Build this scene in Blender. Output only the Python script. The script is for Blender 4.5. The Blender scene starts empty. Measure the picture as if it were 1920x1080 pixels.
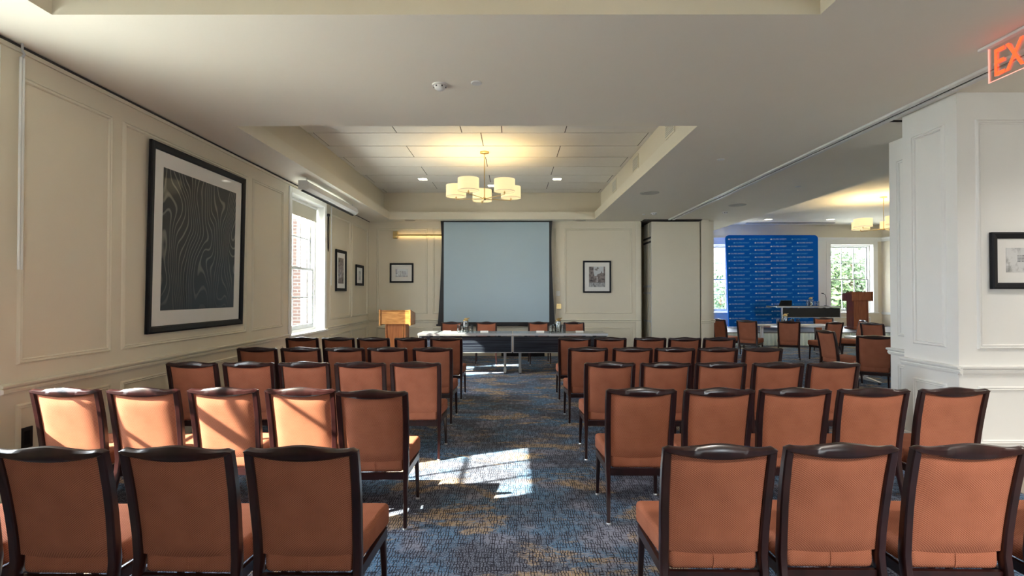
import bpy, bmesh, math, random
from mathutils import Vector, Matrix
random.seed(7)
C = bpy.context.scene.collection
S = bpy.context.scene
# ------------------------------------------------------------------ camera
CAM_H = 1.5
cd = bpy.data.cameras.new('camera'); cd.sensor_width = 36; cd.lens = 18.0; cd.clip_start = .05; cd.clip_end = 300
cam = bpy.data.objects.new('camera', cd); C.objects.link(cam)
cam.location = (0, 0, CAM_H)
cam.rotation_euler = (math.radians(90.66), 0, math.radians(0.06))
S.camera = cam
# ------------------------------------------------------------------ view, world, sun
vs = S.view_settings
vs.view_transform = 'Standard'; vs.look = 'None'; vs.gamma = 1.0; vs.use_curve_mapping = False
vs.exposure = 0.46
w = bpy.data.worlds.new('sky'); S.world = w; w.use_nodes = True
nt = w.node_tree; bg = nt.nodes['Background']
bg.inputs[0].default_value = (0.90, 0.95, 1.0, 1); bg.inputs[1].default_value = 20.0
SUN = Vector((1.0, 0.455, -0.75))
sd = bpy.data.lights.new('sun', 'SUN'); sd.energy = 36; sd.angle = math.radians(0.55); sd.color = (1.0, .92, .72)
so = bpy.data.objects.new('sun', sd); C.objects.link(so); so.location = (-20, -10, 18)
so.rotation_euler = SUN.to_track_quat('-Z', 'Y').to_euler()
LAMP_W = 6.5          # watts of one lamp-shade bulb
BULB_COL = (1.0, .74, .36)

# ------------------------------------------------------------------ materials
MATS = {}
def nodes(name):
    m = bpy.data.materials.new(name); m.use_nodes = True
    n = m.node_tree.nodes; l = m.node_tree.links
    return m, n, l, n['Principled BSDF']
def setin(b, **k):
    al = dict(col='Base Color', rough='Roughness', metal='Metallic', coat='Coat Weight', coatr='Coat Roughness', spec='Specular IOR Level',
              em='Emission Color', ems='Emission Strength', sheen='Sheen Weight', trans='Transmission Weight')
    for kk, v in k.items():
        if kk in ('col', 'em') and len(v) == 3: v = (*v, 1)
        b.inputs[al[kk]].default_value = v
def plain(name, col, rough=.5, var=.06, scale=14, bump=0.0, **k):
    m, n, l, b = nodes(name); setin(b, col=col, rough=rough, **k)
    tc = n.new('ShaderNodeTexCoord'); nz = n.new('ShaderNodeTexNoise'); nz.inputs['Scale'].default_value = scale; nz.inputs['Detail'].default_value = 4
    l.new(tc.outputs['Object'], nz.inputs['Vector'])
    if var:
        mx = n.new('ShaderNodeMix'); mx.data_type = 'RGBA'; mx.blend_type = 'MULTIPLY'; mx.inputs[0].default_value = 1
        cr = n.new('ShaderNodeMapRange'); cr.inputs['To Min'].default_value = 1 - var; cr.inputs['To Max'].default_value = 1 + var
        l.new(nz.outputs['Fac'], cr.inputs['Value'])
        mx.inputs[6].default_value = (*col[:3], 1); l.new(cr.outputs[0], mx.inputs[7]); l.new(mx.outputs[2], b.inputs['Base Color'])
    if bump:
        bp = n.new('ShaderNodeBump'); bp.inputs['Strength'].default_value = bump; bp.inputs['Distance'].default_value = .01
        l.new(nz.outputs['Fac'], bp.inputs['Height']); l.new(bp.outputs[0], b.inputs['Normal'])
    MATS[name] = m; return m
def wood(name, c1, c2, rough=.3, axis=(3, 3, 40), coat=.3):
    m, n, l, b = nodes(name); setin(b, rough=rough, coat=coat, coatr=.15)
    tc = n.new('ShaderNodeTexCoord'); mp = n.new('ShaderNodeMapping'); mp.inputs['Scale'].default_value = axis
    nz = n.new('ShaderNodeTexNoise'); nz.inputs['Scale'].default_value = 1.0; nz.inputs['Detail'].default_value = 6; nz.inputs['Distortion'].default_value = .6
    cr = n.new('ShaderNodeValToRGB'); cr.color_ramp.elements[0].color = (*c1, 1); cr.color_ramp.elements[1].color = (*c2, 1)
    cr.color_ramp.elements[0].position = .3; cr.color_ramp.elements[1].position = .7
    l.new(tc.outputs['Object'], mp.inputs['Vector']); l.new(mp.outputs[0], nz.inputs['Vector']); l.new(nz.outputs['Fac'], cr.inputs[0]); l.new(cr.outputs[0], b.inputs['Base Color'])
    MATS[name] = m; return m
def emit(name, col, strength, base=None):
    m, n, l, b = nodes(name); setin(b, col=base or col, em=col, ems=strength, rough=.6); MATS[name] = m; return m
def clear(name, tint=(1, 1, 1), refl=.08, rough=.02):
    m = bpy.data.materials.new(name); m.use_nodes = True; n = m.node_tree.nodes; l = m.node_tree.links; n.clear()
    o = n.new('ShaderNodeOutputMaterial'); t = n.new('ShaderNodeBsdfTransparent'); t.inputs[0].default_value = (*tint, 1)
    g = n.new('ShaderNodeBsdfGlossy'); g.inputs['Roughness'].default_value = rough; mx = n.new('ShaderNodeMixShader')
    lw = n.new('ShaderNodeLayerWeight'); lw.inputs[0].default_value = .25
    mr = n.new('ShaderNodeMapRange'); mr.inputs['To Min'].default_value = refl * .4; mr.inputs['To Max'].default_value = min(1, refl * 5)
    l.new(lw.outputs['Fresnel'], mr.inputs['Value']); l.new(mr.outputs[0], mx.inputs[0])
    l.new(t.outputs[0], mx.inputs[1]); l.new(g.outputs[0], mx.inputs[2]); l.new(mx.outputs[0], o.inputs[0]); MATS[name] = m; return m

plain('wall_paint', (.77, .70, .56), .55, .02, 3)
plain('trim_paint', (.79, .73, .59), .4, .02, 5)
plain('white_paint', (.90, .90, .87), .4, .02, 5)
plain('sash_paint', (.46, .48, .49), .4, .02, 5)
plain('ceiling_paint', (.89, .85, .75), .7, .02, 2)
plain('tile_paint', (.86, .83, .77), .75, .03, 8)
plain('dark_gap', (.05, .045, .04), .8, 0)
plain('black', (.012, .012, .014), .45, .1)
plain('frame_black', (.008, .009, .013), .5, .15, 30, spec=.25)
plain('white_plastic', (.80, .80, .78), .4, .02)
plain('grey_metal', (.62, .64, .66), .35, .04, 20, metal=.6)
plain('white_metal', (.80, .80, .78), .35, .03)
plain('silver', (.60, .62, .64), .35, .04, 20, metal=.85)
plain('brass', (.62, .45, .2), .3, .06, 20, metal=.9)
plain('mat_board', (.82, .81, .78), .7, .02, 30)
plain('paper', (.86, .86, .86), .6, .02)
plain('screen_fabric', (.44, .56, .64), .75, .01, 3)
plain('shade_fabric', (.56, .52, .42), .8, .03, 40)
plain('skirt_cloth', (.74, .88, .92), .8, .04, 10)
plain('table_white', (.80, .82, .82), .25, .03, 10)
plain('laminate_grey', (.22, .24, .26), .18, .08, 10)
plain('stage_deck', (.10, .10, .11), .5, .1)
plain('brick_dark', (.25, .1, .08), .8, .1)
plain('grille', (.55, .53, .47), .6, .03)
plain('leaf', (.04, .075, .022), .6, .35, 6)
plain('leaf_dark', (.025, .06, .02), .6, .35, 6)
plain('bark', (.12, .08, .05), .9, .2)
plain('pale_paving', (.42, .42, .38), .9, .2, 2)  # outdoor paving, made pale to bounce daylight up onto the ceilings
plain('stone', (.16, .15, .14), .8, .08, 3)
plain('floor_taupe', (.30, .25, .21), .5, .06, 6)
plain('backdrop_blue', (.002, .115, .56), .8, .10, 1.2, spec=.1)
plain('print_white', (.62, .72, .88), .6, .02)
plain('print_blue', (.10, .42, .80), .6, .02)
wood('mahogany', (.010, .0025, .0025), (.032, .008, .008), .30, (14, 14, 5), .25)
wood('oak', (.28, .105, .022), (.50, .23, .065), .32, (5, 20, 26), .3)
wood('oak_stem', (.20, .058, .016), (.34, .12, .035), .35, (26, 20, 3), .3)
wood('cherry', (.22, .055, .02), (.36, .11, .04), .35, (22, 22, 3), .3)
clear('pane_glass', (.97, .99, 1), .06)
clear('tumbler_glass', (.86, .90, .91), .22)
clear('acrylic', (.97, .92, .90), .10)
emit('shade_glow', (1.0, .80, .42), .70, (.45, .38, .22))
emit('diffuser_glow', (1.0, .80, .42), .62, (.45, .38, .22))
emit('downlight', (1.0, .92, .76), 9.0)
emit('strip_glow', (1.0, .70, .30), 11.0)
emit('exit_red', (1.0, .085, .02), 1.5, (.6, .05, .02))
emit('exit_edge', (1.0, .32, .24), 1.1, (.8, .4, .4))

def fabric():
    m, n, l, b = nodes('chair_fabric'); setin(b, rough=.9, sheen=.0, spec=.2)
    tc = n.new('ShaderNodeTexCoord'); mp = n.new('ShaderNodeMapping'); mp.inputs['Scale'].default_value = (92, 92, 92)
    l.new(tc.outputs['Object'], mp.inputs[0])
    sx = n.new('ShaderNodeSeparateXYZ'); l.new(mp.outputs[0], sx.inputs[0])
    def mth(op, a, bb=None, val=None):
        q = n.new('ShaderNodeMath'); q.operation = op; l.new(a, q.inputs[0])
        if bb is not None: l.new(bb, q.inputs[1])
        if val is not None: q.inputs[1].default_value = val
        return q.outputs[0]
    yz = mth('ADD', sx.outputs['Y'], sx.outputs['Z'])
    u = mth('MULTIPLY', sx.outputs['X'], val=6.2832); v = mth('MULTIPLY', yz, val=9.4)
    a = mth('SINE', u); c = mth('SINE', v)
    pr = mth('MULTIPLY', a, c)
    f = mth('ADD', mth('MULTIPLY', pr, val=.5), val=.5)
    nz = n.new('ShaderNodeTexNoise'); nz.inputs['Scale'].default_value = 9; nz.inputs['Detail'].default_value = 5; l.new(tc.outputs['Object'], nz.inputs['Vector'])
    f2 = mth('ADD', mth('MULTIPLY', f, val=.75), mth('MULTIPLY', nz.outputs['Fac'], val=.32))
    cr = n.new('ShaderNodeValToRGB'); e = cr.color_ramp.elements
    e[0].color = (.17, .044, .022, 1); e[0].position = .1; e[1].color = (.58, .225, .132, 1); e[1].position = .95
    l.new(f2, cr.inputs[0]); l.new(cr.outputs[0], b.inputs['Base Color'])
    bp = n.new('ShaderNodeBump'); bp.inputs['Strength'].default_value = .35; bp.inputs['Distance'].default_value = .003
    l.new(f, bp.inputs['Height']); l.new(bp.outputs[0], b.inputs['Normal'])
    MATS['chair_fabric'] = m
fabric()

def carpet():
    m, n, l, b = nodes('carpet'); setin(b, rough=.95, spec=.15)
    tc = n.new('ShaderNodeTexCoord')
    def noise(scale, detail, rough=.5, dist=0, sc=(1, 1, 1), loc=(0, 0, 0)):
        mp = n.new('ShaderNodeMapping'); mp.inputs['Scale'].default_value = sc; mp.inputs['Location'].default_value = loc
        l.new(tc.outputs['Object'], mp.inputs[0])
        q = n.new('ShaderNodeTexNoise'); q.inputs['Scale'].default_value = scale; q.inputs['Detail'].default_value = detail
        q.inputs['Roughness'].default_value = rough; q.inputs['Distortion'].default_value = dist
        l.new(mp.outputs[0], q.inputs['Vector']); return q.outputs['Fac']
    def step(x, lo, hi):
        q = n.new('ShaderNodeMapRange'); q.interpolation_type = 'SMOOTHSTEP'; q.inputs['From Min'].default_value = lo; q.inputs['From Max'].default_value = hi
        l.new(x, q.inputs['Value']); return q.outputs[0]
    def mix(f, a, bb, bt='MIX'):
        q = n.new('ShaderNodeMix'); q.data_type = 'RGBA'; q.blend_type = bt
        l.new(f, q.inputs[0]) if not isinstance(f, float) else setattr(q.inputs[0], 'default_value', f)
        for i, x in ((6, a), (7, bb)):
            if isinstance(x, tuple): q.inputs[i].default_value = (*x, 1)
            else: l.new(x, q.inputs[i])
        return q.outputs[2]
    fine = noise(90, 3, .6, 0, (1, 1.6, 1))
    big = noise(1.5, 4, .55, .4, (1, 1.3, 1))
    base = mix(step(big, .40, .62), (.045, .055, .085), (.050, .19, .36))
    base = mix(step(noise(2.6, 3, .5, .2, (1, 1.4, 1), (5, 3, 0)), .5, .66), base, (.22, .23, .31))
    gold_n = n.new('ShaderNodeMath'); gold_n.operation = 'ADD'
    l.new(noise(2.1, 5, .62, .5, (.8, 1.5, 1), (11, 7, 0)), gold_n.inputs[0])
    fs = n.new('ShaderNodeMath'); fs.operation = 'MULTIPLY_ADD'; l.new(fine, fs.inputs[0]); fs.inputs[1].default_value = .22; fs.inputs[2].default_value = -.11
    l.new(fs.outputs[0], gold_n.inputs[1])
    base = mix(step(gold_n.outputs[0], .535, .60), base, (.46, .30, .13))
    sp = noise(160, 2, .6)
    base = mix(step(sp, .42, .68), base, (.34, .37, .46))
    hd = step(noise(1, 2, .5, .1, (22, 130, 1)), .55, .64)
    base = mix(hd, base, (.030, .030, .045))
    wob = noise(7, 2, .5, 0)
    cx = n.new('ShaderNodeVectorMath'); cx.operation = 'MULTIPLY_ADD'; cmb = n.new('ShaderNodeCombineXYZ'); l.new(wob, cmb.inputs[0]); l.new(wob, cmb.inputs[1])
    l.new(cmb.outputs[0], cx.inputs[0]); cx.inputs[1].default_value = (.025, .06, 0); l.new(tc.outputs['Object'], cx.inputs[2])
    br = n.new('ShaderNodeTexBrick'); br.inputs['Scale'].default_value = 1; br.inputs['Brick Width'].default_value = .0185; br.inputs['Row Height'].default_value = .052
    br.inputs['Mortar Size'].default_value = .0030; br.inputs['Mortar Smooth'].default_value = .4; br.offset = .37; br.squash = .8
    l.new(cx.outputs[0], br.inputs['Vector'])
    brk = n.new('ShaderNodeMath'); brk.operation = 'MULTIPLY'; l.new(br.outputs['Fac'], brk.inputs[0]); l.new(step(noise(1, 1, .5, 0, (30, 9, 1), (3, 1, 0)), .40, .50), brk.inputs[1])
    base = mix(brk.outputs[0], base, (.020, .020, .032))
    l.new(base, b.inputs['Base Color'])
    bp = n.new('ShaderNodeBump'); bp.inputs['Strength'].default_value = .5; bp.inputs['Distance'].default_value = .004
    l.new(sp, bp.inputs['Height']); l.new(bp.outputs[0], b.inputs['Normal'])
    MATS['carpet'] = m
carpet()

def art():
    m, n, l, b = nodes('art_print'); setin(b, rough=.55, coat=.3, coatr=.02)
    tc = n.new('ShaderNodeTexCoord'); mp = n.new('ShaderNodeMapping'); mp.inputs['Scale'].default_value = (1, 1, .55)
    l.new(tc.outputs['Object'], mp.inputs[0])
    wv = n.new('ShaderNodeTexWave'); wv.wave_type = 'BANDS'; wv.bands_direction = 'X'; wv.inputs['Scale'].default_value = 5.0
    wv.inputs['Distortion'].default_value = 45; wv.inputs['Detail'].default_value = .6; wv.inputs['Detail Scale'].default_value = .55
    l.new(mp.outputs[0], wv.inputs['Vector'])
    cr = n.new('ShaderNodeValToRGB'); cr.color_ramp.elements[0].color = (.007, .009, .014, 1); cr.color_ramp.elements[0].position = .82
    cr.color_ramp.elements[1].color = (.20, .20, .18, 1); cr.color_ramp.elements[1].position = .99
    l.new(wv.outputs['Fac'], cr.inputs[0])
    sx = n.new('ShaderNodeSeparateXYZ'); l.new(tc.outputs['Object'], sx.inputs[0])
    nz = n.new('ShaderNodeTexNoise'); nz.inputs['Scale'].default_value = 1.6; l.new(tc.outputs['Object'], nz.inputs['Vector'])
    ad = n.new('ShaderNodeMath'); ad.operation = 'MULTIPLY_ADD'; l.new(nz.outputs['Fac'], ad.inputs[0]); ad.inputs[1].default_value = .7; l.new(sx.outputs['Z'], ad.inputs[2])
    mr = n.new('ShaderNodeMapRange'); mr.inputs['From Min'].default_value = .45; mr.inputs['From Max'].default_value = -.35; mr.inputs['To Max'].default_value = .82; l.new(ad.outputs[0], mr.inputs['Value'])
    mx = n.new('ShaderNodeMix'); mx.data_type = 'RGBA'; l.new(mr.outputs[0], mx.inputs[0]); l.new(cr.outputs[0], mx.inputs[6]); mx.inputs[7].default_value = (.008, .026, .045, 1)
    l.new(mx.outputs[2], b.inputs['Base Color']); MATS['art_print'] = m
art()
def photo(name, dark, light, scale, seed, th=(.35, .65), stretch=(1, 1, 1)):
    m, n, l, b = nodes(name); setin(b, rough=.5, coat=.6, coatr=.05)
    tc = n.new('ShaderNodeTexCoord'); mp = n.new('ShaderNodeMapping'); mp.inputs['Location'].default_value = (seed, seed * 2, seed); mp.inputs['Scale'].default_value = stretch
    l.new(tc.outputs['Object'], mp.inputs[0])
    nz = n.new('ShaderNodeTexNoise'); nz.inputs['Scale'].default_value = scale; nz.inputs['Detail'].default_value = 5; nz.inputs['Roughness'].default_value = .65
    l.new(mp.outputs[0], nz.inputs['Vector'])
    cr = n.new('ShaderNodeValToRGB'); cr.color_ramp.elements[0].color = (*dark, 1); cr.color_ramp.elements[1].color = (*light, 1)
    cr.color_ramp.elements[0].position, cr.color_ramp.elements[1].position = th
    l.new(nz.outputs['Fac'], cr.inputs[0]); l.new(cr.outputs[0], b.inputs['Base Color']); MATS[name] = m
photo('photo_dark', (.02, .015, .017), (.30, .25, .24), 16, 3, (.35, .62))
photo('photo_mid', (.05, .05, .055), (.55, .56, .58), 12, 5, (.33, .62), (4, 1, 1))
photo('photo_light', (.25, .25, .25), (.68, .69, .69), 9, 9, (.3, .5))
photo('photo_sky', (.55, .58, .60), (.62, .65, .68), 5, 2)
def brick_mat():
    m, n, l, b = nodes('brick_wall'); setin(b, rough=.85)
    tc = n.new('ShaderNodeTexCoord'); mp = n.new('ShaderNodeMapping'); mp.inputs['Rotation'].default_value = (math.radians(90), 0, 0)
    br = n.new('ShaderNodeTexBrick'); br.inputs['Color1'].default_value = (.024, .0075, .005, 1); br.inputs['Color2'].default_value = (.016, .005, .004, 1); br.inputs['Mortar'].default_value = (.055, .048, .044, 1)
    br.inputs['Scale'].default_value = 1; br.inputs['Brick Width'].default_value = .21; br.inputs['Row Height'].default_value = .075; br.inputs['Mortar Size'].default_value = .01
    l.new(tc.outputs['Object'], mp.inputs[0]); l.new(mp.outputs[0], br.inputs['Vector']); l.new(br.outputs['Color'], b.inputs['Base Color']); MATS['brick_wall'] = m
brick_mat()
def striped():
    m, n, l, b = nodes('dark_zebrano'); setin(b, rough=.3)
    tc = n.new('ShaderNodeTexCoord'); mp = n.new('ShaderNodeMapping'); mp.inputs['Scale'].default_value = (1.5, 1.5, 60)
    nz = n.new('ShaderNodeTexNoise'); nz.inputs['Scale'].default_value = 1; nz.inputs['Detail'].default_value = 3
    cr = n.new('ShaderNodeValToRGB'); cr.color_ramp.elements[0].color = (.008, .011, .020, 1); cr.color_ramp.elements[1].color = (.045, .055, .075, 1)
    cr.color_ramp.elements[0].position = .42; cr.color_ramp.elements[1].position = .7
    l.new(tc.outputs['Object'], mp.inputs[0]); l.new(mp.outputs[0], nz.inputs['Vector']); l.new(nz.outputs['Fac'], cr.inputs[0]); l.new(cr.outputs[0], b.inputs['Base Color']); MATS['dark_zebrano'] = m
striped()

# ------------------------------------------------------------------ mesh helpers
class MB:
    def __init__(s): s.v = []; s.f = []
    def add(s, vs_, fs):
        o = len(s.v); s.v += [tuple(v) for v in vs_]; s.f += [tuple(i + o for i in f) for f in fs]; return s
    def box(s, a, b):
        (x0, y0, z0), (x1, y1, z1) = a, b
        return s.add([(x0, y0, z0), (x1, y0, z0), (x1, y1, z0), (x0, y1, z0), (x0, y0, z1), (x1, y0, z1), (x1, y1, z1), (x0, y1, z1)],
                     [(0, 3, 2, 1), (4, 5, 6, 7), (0, 1, 5, 4), (1, 2, 6, 5), (2, 3, 7, 6), (3, 0, 4, 7)])
    def bbox(s, a, b, r=.004):      # box with chamfered edges
        bm = bmesh.new(); bmesh.ops.create_cube(bm, size=1)
        for v in bm.verts: v.co = Vector([a[i] + (v.co[i] + .5) * (b[i] - a[i]) for i in range(3)])
        bmesh.ops.bevel(bm, geom=bm.edges[:], offset=r, segments=2, profile=.5, affect='EDGES', clamp_overlap=True)
        return s.bm(bm)
    def bm(s, bm):
        bm.verts.index_update(); s.add([v.co[:] for v in bm.verts], [[v.index for v in f.verts] for f in bm.faces]); bm.free(); return s
    def loft(s, rings, caps=True, closed=True):
        n = len(rings[0]); o = len(s.v)
        for r in rings: s.v += [tuple(p) for p in r]
        for i in range(len(rings) - 1):
            for j in range(n if closed else n - 1):
                k = (j + 1) % n
                s.f.append((o + i * n + j, o + i * n + k, o + (i + 1) * n + k, o + (i + 1) * n + j))
        if caps and closed:
            s.f.append(tuple(o + j for j in reversed(range(n)))); s.f.append(tuple(o + (len(rings) - 1) * n + j for j in range(n)))
        return s
    def tube(s, pts, r, n=8):
        pts = [Vector(p) for p in pts]; rings = []
        for i, p in enumerate(pts):
            d = (pts[min(i + 1, len(pts) - 1)] - pts[max(i - 1, 0)]).normalized()
            a = d.orthogonal().normalized(); b = d.cross(a); rr = r[i] if isinstance(r, (list, tuple)) else r
            if i:
                a = (pa - d * pa.dot(d)).normalized(); b = d.cross(a)
            pa = a
            rings.append([p + (a * math.cos(t) + b * math.sin(t)) * rr for t in [2 * math.pi * k / n for k in range(n)]])
        return s.loft(rings)
    def lathe(s, prof, n=20, c=(0, 0, 0), caps=True):
        rings = [[(c[0] + r * math.cos(2 * math.pi * k / n), c[1] + r * math.sin(2 * math.pi * k / n), c[2] + z) for k in range(n)] for r, z in prof]
        return s.loft(rings, caps)
    def quad(s, a, b, c, d): return s.add([a, b, c, d], [(0, 1, 2, 3)])
    def mesh(s, name, smooth=False):
        me = bpy.data.meshes.new(name); me.from_pydata(s.v, [], s.f); me.update()
        bm = bmesh.new(); bm.from_mesh(me); bmesh.ops.recalc_face_normals(bm, faces=bm.faces); bm.to_mesh(me); bm.free()
        if smooth:
            for p in me.polygons: p.use_smooth = True
            try: me.set_sharp_from_angle(angle=math.radians(40))
            except Exception: pass
        return me
def tag(o, label=None, cat=None, group=None, kind=None):
    if label: o['label'] = label
    if cat: o['category'] = cat
    if group: o['group'] = group
    if kind: o['kind'] = kind
    return o
def obj(name, mb, mat, parent=None, smooth=False, loc=None, rot=None):
    me = mb.mesh(name, smooth) if isinstance(mb, MB) else mb
    if not me.materials: me.materials.append(MATS[mat])
    o = bpy.data.objects.new(name, me); C.objects.link(o)
    if parent: o.parent = parent
    if loc: o.location = loc
    if rot: o.rotation_euler = rot
    return o
def empty(name, loc=(0, 0, 0), rz=0, label=None, cat=None, group=None, kind=None):
    o = bpy.data.objects.new(name, None); C.objects.link(o); o.location = loc; o.rotation_euler = (0, 0, rz); o.empty_display_size = .1
    return tag(o, label, cat, group, kind)
def struct(name, mb, mat, parent=None, smooth=False):
    o = obj(name, mb, mat, parent, smooth)
    if not parent: o['kind'] = 'structure'
    return o
def copy_tree(o, parent=None):
    c = o.copy(); C.objects.link(c); c.parent = parent
    for ch in o.children: copy_tree(ch, c)
    return c
def grid_cells(us, vs_, holes):
    us = sorted(set(us)); vs_ = sorted(set(vs_)); out = []
    for i in range(len(us) - 1):
        for j in range(len(vs_) - 1):
            cu, cv = (us[i] + us[i + 1]) / 2, (vs_[j] + vs_[j + 1]) / 2
            if not any(a < cu < b and c < cv < d for a, b, c, d in holes): out.append((us[i], us[i + 1], vs_[j], vs_[j + 1]))
    return out
def plane_with_holes(o, u, v, u0, u1, v0, v1, holes):
    o, u, v = Vector(o), Vector(u), Vector(v); mb = MB()
    for a, b, c, d in grid_cells([u0, u1] + [h[0] for h in holes] + [h[1] for h in holes], [v0, v1] + [h[2] for h in holes] + [h[3] for h in holes], holes):
        mb.quad(o + u * a + v * c, o + u * b + v * c, o + u * b + v * d, o + u * a + v * d)
    return mb
PROF = [(0, 0), (.12, .55), (.32, 1), (.42, .55), (.62, .45), (.80, .75), (.95, .4), (1, 0)]
def ring(mb, o, u, v, n, a, b, c, d, wd=.035, dp=.016):
    o, u, v, n = Vector(o), Vector(u), Vector(v), Vector(n); rows = []
    for t, h in PROF:
        i = t * wd; rows.append([o + u * x + v * y + n * (h * dp) for x, y in ((a + i, c + i), (b - i, c + i), (b - i, d - i), (a + i, d - i))])
    return mb.loft(rows, caps=False)
RAILP = [(0, -.045), (.010, -.045), (.014, -.034), (.022, -.030), (.026, -.012), (.018, -.004), (.030, .006), (.042, .012), (.045, .026), (.036, .032), (.0, .034)]
BASEP = [(0, 0), (.016, 0), (.016, .125), (.010, .135), (.010, .150), (.004, .16), (0, .16)]
def extrude(mb, o, u, n, a, b, prof):
    o, u, n = Vector(o), Vector(u), Vector(n); z = Vector((0, 0, 1))
    return mb.loft([[o + u * t + n * x + z * y for x, y in prof] for t in (a, b)])

# ================================================================== SETTING
XL, YB, ZC = -3.49, 12.40, 3.257        # window wall, head wall, soffit height
ZT, ZF = 3.92, 3.433                    # tray ceiling, top of tray fascia
YN, XR, YF = -6.6, 13.5, 17.9           # wall behind camera, far side wall, far wall of next room
YW, XP = 4.45, 3.87                     # panelled pier
RAIL = .845
# floor
fl = struct('floor', MB().quad((XL - .1, YN - .1, 0), (XR, YN - .1, 0), (XR, YF, 0), (XL - .1, YF, 0)), 'carpet')
struct('floor_hall', MB().box((3.83, YN, -.02), (8.0, YW, .004)), 'floor_taupe')
# ceiling soffit with tray openings
T1 = (-2.90, 1.935, 5.34, 12.05); T0 = (-2.90, 1.935, -3.1, 3.20); T2 = (5.57, XR, 6.6, YF)
ceil = struct('ceiling', plane_with_holes((0, 0, ZC), (1, 0, 0), (0, 1, 0), XL - .05, XR, YN - .05, YF, [T1, T0, T2]), 'ceiling_paint')
def tray(t, set_, nofar=False):
    x0, x1, y0, y1 = t; s = set_
    f = MB()
    def tube4(xa, xb, ya, yb, z0, z1):
        f.loft([[(xa, ya, z), (xb, ya, z), (xb, yb, z), (xa, yb, z)] for z in (z0, z1)], caps=False)
    tube4(x0, x1, y0, y1, ZC, ZF)
    obj('tray_fascia', f, 'trim_paint', ceil)
    f = MB()
    f.loft([[(x0, y0, ZF), (x1, y0, ZF), (x1, y1, ZF), (x0, y1, ZF)], [(x0 - s, y0 - s, ZF), (x1 + s, y0 - s, ZF), (x1 + s, y1 + s, ZF), (x0 - s, y1 + s, ZF)],
            [(x0 - s, y0 - s, ZT + .03), (x1 + s, y0 - s, ZT + .03), (x1 + s, y1 + s, ZT + .03), (x0 - s, y1 + s, ZT + .03)]], caps=False)
    obj('tray_wall', f, 'wall_paint', ceil)
tray(T1, .18); tray(T0, .18)
obj('tray_wall', MB().quad((T2[0], T2[2], ZC), (T2[0], YF, ZC), (T2[0], YF, ZT), (T2[0], T2[2], ZT)).quad((T2[0], T2[2], ZC), (XR, T2[2], ZC), (XR, T2[2], ZT), (T2[0], T2[2], ZT)), 'wall_paint', ceil)
obj('tray_ceiling', MB().quad((T2[0], T2[2], ZT), (XR, T2[2], ZT), (XR, YF, ZT), (T2[0], YF, ZT)), 'ceiling_paint', ceil)
obj('linear_diffuser', MB().box((7.95, 17.35, ZT - .012), (10.95, 17.45, ZT)), 'dark_gap', ceil)
def tiles(t, ybase):
    x0, x1, y0, y1 = t[0] - .18, t[1] + .18, t[2] - .18, t[3] + .18
    obj('tile_backing', MB().box((x0, y0, ZT + .0075), (x1, y1, ZT + .03)), 'dark_gap', ceil)
    k0 = math.floor((y0 - ybase) / .685)
    y = ybase + k0 * .685; k = k0
    cache = {}
    while y < y1:
        a, b = max(y, y0), min(y + .685, y1)
        js = [-1.74, .784] if k % 2 else [-3.0, -.478, 2.045]
        if k == -1 and t is T1: js = [-1.74, -.76, -.16, .784]
        xs = [x0] + [j for j in js if x0 + .05 < j < x1 - .05] + [x1]
        for i in range(len(xs) - 1):
            if b - a < .02: continue
            g = .007
            gy = .011; wdt, dpt = round(xs[i + 1] - xs[i] - 2 * g, 4), round(b - a - 2 * gy, 4)
            me = cache.get((wdt, dpt))
            if me is None: me = cache[(wdt, dpt)] = MB().box((0, 0, 0), (wdt, dpt, .006)).mesh('ceiling_tile')
            obj('ceiling_tile', me, 'tile_paint', ceil, loc=(xs[i] + g, a + gy, ZT + random.uniform(0, .0012)))
        y += .685; k += 1
tiles(T1, 7.67); tiles(T0, 0)
# vents on tray wall
for vy, vz in ((8.75, 3.735), (10.57, 3.735), (6.84, 3.735)):
    xw = T1[1] + .18
    v = obj('air_vent', MB().box((xw - .012, vy - .2, vz - .12), (xw, vy + .2, vz + .12)), 'trim_paint', ceil)
    for i in range(7): obj('vent_slat', MB().box((xw - .018, vy - .17, vz - .095 + i * .029), (xw - .011, vy + .17, vz - .083 + i * .029)), 'grille', v)

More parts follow.
